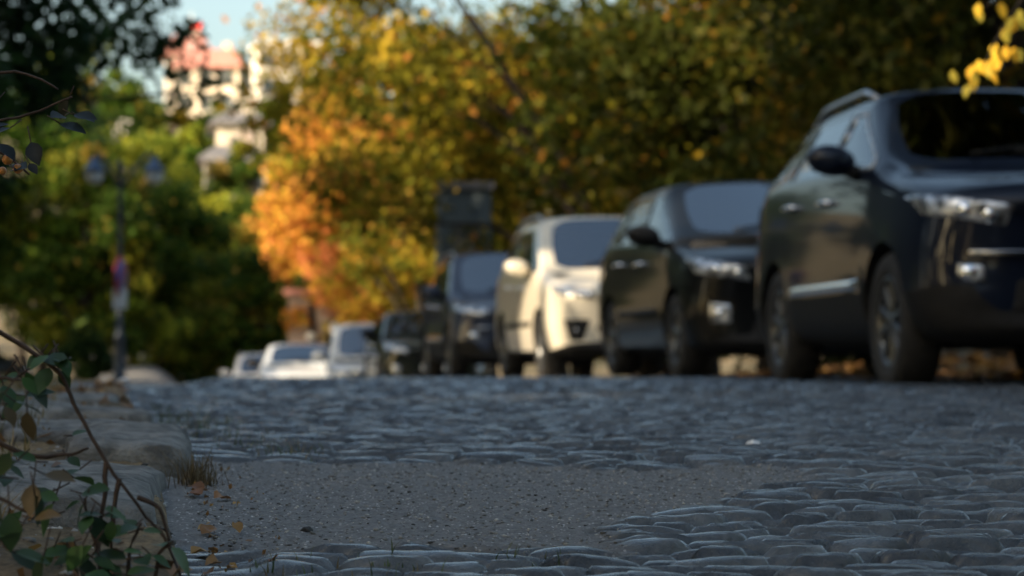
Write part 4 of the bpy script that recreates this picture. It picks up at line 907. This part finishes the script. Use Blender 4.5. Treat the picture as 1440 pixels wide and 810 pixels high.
for (cx, cy, r_, n) in ((-.66, 5.1, .07, 150), (-.50, 4.85, .05, 130), (-.40, 4.6, .035, 60), (-.82, 5.9, .08, 130), (-.72, 5.5, .04, 60), (-1.15, 6.8, .12, 150), (-.9, 6.3, .05, 60), (-.30, 3.0, .04, 30), (.02, 3.05, .03, 30), (-.15, 2.98, .03, 22)):
    for k in range(n):
        x = cx+rs.normal()*r_; y = cy+rs.normal()*r_*1.1
        if x > kx(y)+.01: pts.append((x, y, (roz(x, y) if y < 5.2 else gzf(x, y))-.003))
tag(link('weeds', blades(pts, .008, .030, .0013, GRN+[(.20, .15, .07)], 6, 1.0), M['leaf_near']), 'green weeds growing in the cobble joints by the kerb', 'weeds', kind='stuff')
def tuft(label, x, y, n, h, cols, seed, z=None):
    r_ = np.random.RandomState(seed); P = [(r_.normal()*.018, r_.normal()*.03, 0) for _ in range(n)]
    o = link('grass_tuft', blades(P, h*.4, h, .0011, cols, seed, .9), M['leaf_near']); o.location = (x, y, roz(x, y)-.005 if z is None else z); return tag(o, label, 'grass tuft')
tuft('dry brown grass tuft in the gap against the upright kerb block', kx(3.98)+.025, 3.98, 170, .075, [(.10, .075, .04), (.16, .12, .06)], 1)
tuft('thin dry grass stalks standing in the bottom left corner', -.60, 2.75, 30, .16, [(.12, .10, .05)], 2, .09)
tuft('small green grass sprig at the front edge of the tarmac patch', at(548, 0, 3.0).x, 3.0, 16, .012, GRN, 3)
tuft('short grass blades at the kerb foot, bottom left of the road', at(405, 0, 2.98).x, 2.98, 30, .022, [(.05, .06, .03)], 4)

# fallen leaves
def dead_leaf(label, x, y, s, col, seed, z=None, name='fallen_leaf'):
    r_ = random.Random(seed); V_ = []; F_ = []; Cc = []; d = Vector((r_.uniform(-1, 1), r_.uniform(-1, 1), .15))
    leafshape(V_, F_, Cc, Vector((0, 0, .004)), d, Vector((r_.uniform(-.4, .4), -.5, 1)), s, col, .75, .35)
    V_ = [v+Vector((0, 0, abs(mnoise.noise(v*60+Vector((seed, 0, 0))))*.012)) for v in V_]
    o = link(name, np_mesh('dead_leaf', [tuple(v) for v in V_], F_, {'col': np.array(Cc)}), M['leaf_near']); o.location = (x, y, roz(x, y) if z is None else z); return tag(o, label, 'leaf')
for i, (px, D, s, col, lab) in enumerate([
    (285, 3.78, .05, (.32, .13, .04), 'curled rusty leaf at the foot of the upright kerb block'), (302, 3.72, .045, (.38, .17, .05), 'orange brown leaf lying flat right of the dry tuft'),
    (290, 3.84, .04, (.22, .10, .04), 'dark brown leaf tucked behind the rusty leaf by the kerb'), (300, 3.33, .04, (.42, .25, .07), 'tan leaf on the grit at the end of the pale slab'), (285, 3.28, .045, (.30, .15, .05), 'brown leaf beside the tan leaf under the slab end'),
    (270, 3.12, .045, (.40, .22, .06), 'golden leaf next to the ivy at the road edge'), (310, 3.12, .04, (.34, .18, .06), 'pale brown leaf among cobbles right of the golden leaf'), (300, 2.98, .035, (.25, .12, .05), 'small brown leaf nearest the bottom edge by the ivy'),
    (525, 3.04, .024, (.30, .10, .04), 'small red brown leaf at the front of the tarmac patch'), (380, 3.05, .026, (.28, .11, .05), 'reddish leaf in the cobble joint left of the green sprig'), (338, 3.3, .03, (.36, .2, .06), 'yellow brown leaf on the tarmac near the kerb')]):
    dead_leaf(lab, at(px, 0, D).x, D, s*.75, tuple(c*.8 for c in col), i+1)
rs = np.random.RandomState(14); cl = []
for k in range(420):
    y = 2.6+9*rs.rand()**1.2; x = kx(y)-.05-1.6*rs.rand()**1.2; cl.append((x, y, vz(x, y)+.008, .02))
tag(link('leaf_litter', leaf_cloud(cl, 1300, .035, 'litter', 15, flat=.6), M['leaf_near']), 'small brown fallen leaves strewn over the left verge', 'leaf litter', kind='stuff')
cl = []
for k in range(130):
    y = 2.8+1.9*rs.rand(); x = kx(y)+.02+.13*rs.rand()**3; cl.append((x, y, roz(x, y)+.004, .008))
tag(link('leaf_litter', leaf_cloud(cl, 130, .010, 'litter', 17, flat=.6), M['leaf_near']), 'crumbled brown leaf bits gathered along the kerb foot', 'leaf litter', kind='stuff')
cl = []
for k in range(1500):
    y = 13+24*rs.rand(); x = ex(y)-.9+4.5*rs.rand()**1.5; cl.append((x, y, gzf(x, y)+.015, .05))
tag(link('leaf_litter', leaf_cloud(cl, 26000, .08, 'litter', 16, flat=.7), M['leaf_near']), 'orange fallen leaves carpeting the bank behind the parked cars', 'leaf litter', kind='stuff')

# gravel and pebbles
def rockmesh(n, pts, smin, smax, seed, base=1):
    rs = np.random.RandomState(seed); bm = bmesh.new(); bmesh.ops.create_icosphere(bm, subdivisions=base, radius=1); bv = np.array([v.co[:] for v in bm.verts]); bf = np.array([[v.index for v in f.verts] for f in bm.faces]); bm.free(); V_ = []; F_ = []; Cs = []
    for i, p in enumerate(pts):
        s = smin+(smax-smin)*rs.rand()**2.5; v = bv*(1+.25*rs.normal(size=(len(bv), 1)))*s*np.array([rs.uniform(.8, 1.5), rs.uniform(.8, 1.3), rs.uniform(.4, .8)])
        V_.append(v+np.array(p)); F_.append(bf+i*len(bv)); g = rs.choice([.06, .10, .16, .28, .45], p=[.06, .14, .3, .3, .2]); Cs.append(np.tile([g, g*.97, g*.92], (len(bv), 1)))
    return np_mesh('rocks', np.concatenate(V_), np.concatenate(F_), {'col': np.concatenate(Cs)}, False)
M['grit'] = leafmat('grit', 0, .85, .3)
pts = []
while len(pts) < 6000:
    y = 2.85+1.9*rs.rand(); x = kx(y)+1.5*rs.rand()
    pm = patch(np.array([x]), np.array([y]))[0]; e = stones(np.array([x]), np.array([y]))[0][0]
    if pm > .4 or (e < .12 and rs.rand() < .5): pts.append((x, y, roz(x, y)+.0005))
tag(link('gravel', rockmesh(0, pts, .0008, .0034, 3), M['grit']), 'loose grit on the tarmac patch and in the joints', 'gravel', kind='stuff')
pts = []
for k in range(2200):
    y = 2.4+4*rs.rand(); x = kx(y)-.02-.9*rs.rand(); pts.append((x, y, vz(x, y)))
tag(link('gravel', rockmesh(0, pts, .0015, .009, 4), M['grit']), 'grit and small stones in the earth of the left verge', 'gravel', kind='stuff')
def pebble(label, px, D, s, g, seed, z=None):
    bm = bmesh.new(); bmesh.ops.create_icosphere(bm, subdivisions=3, radius=s)
    for v in bm.verts: v.co += v.co.normalized()*mnoise.noise(v.co*(1.2/s)+Vector((seed, 0, 0)))*s*.35; v.co.z *= .6
    o = obj('pebble', bm, simple('pebble_stone', g, .7)); x = at(px, 0, D).x; o.location = (x, D, (roz(x, D) if z is None else z)+s*.3); tag(o, label, 'pebble')
pebble('white pebble alone on the dark cobbles right of centre', 1058, 4.95, .015, (.75, .75, .75), 1)
pebble('white scrap of stone by the kerb before the street lamp', 174, 9.5, .022, (.6, .6, .62), 2, z=gzf(at(174, 0, 9.5).x, 9.5)+.02)
pebble('pale chip of stone at the front edge of the tarmac patch', 650, 3.02, .014, (.40, .38, .33), 3)
pebble('pale chip sitting in the joint near the bottom right cobbles', 1275, 2.93, .013, (.36, .35, .29), 4)
pebble('dark pebble lying on the left part of the tarmac patch', 432, 3.35, .008, (.03, .03, .03), 5)
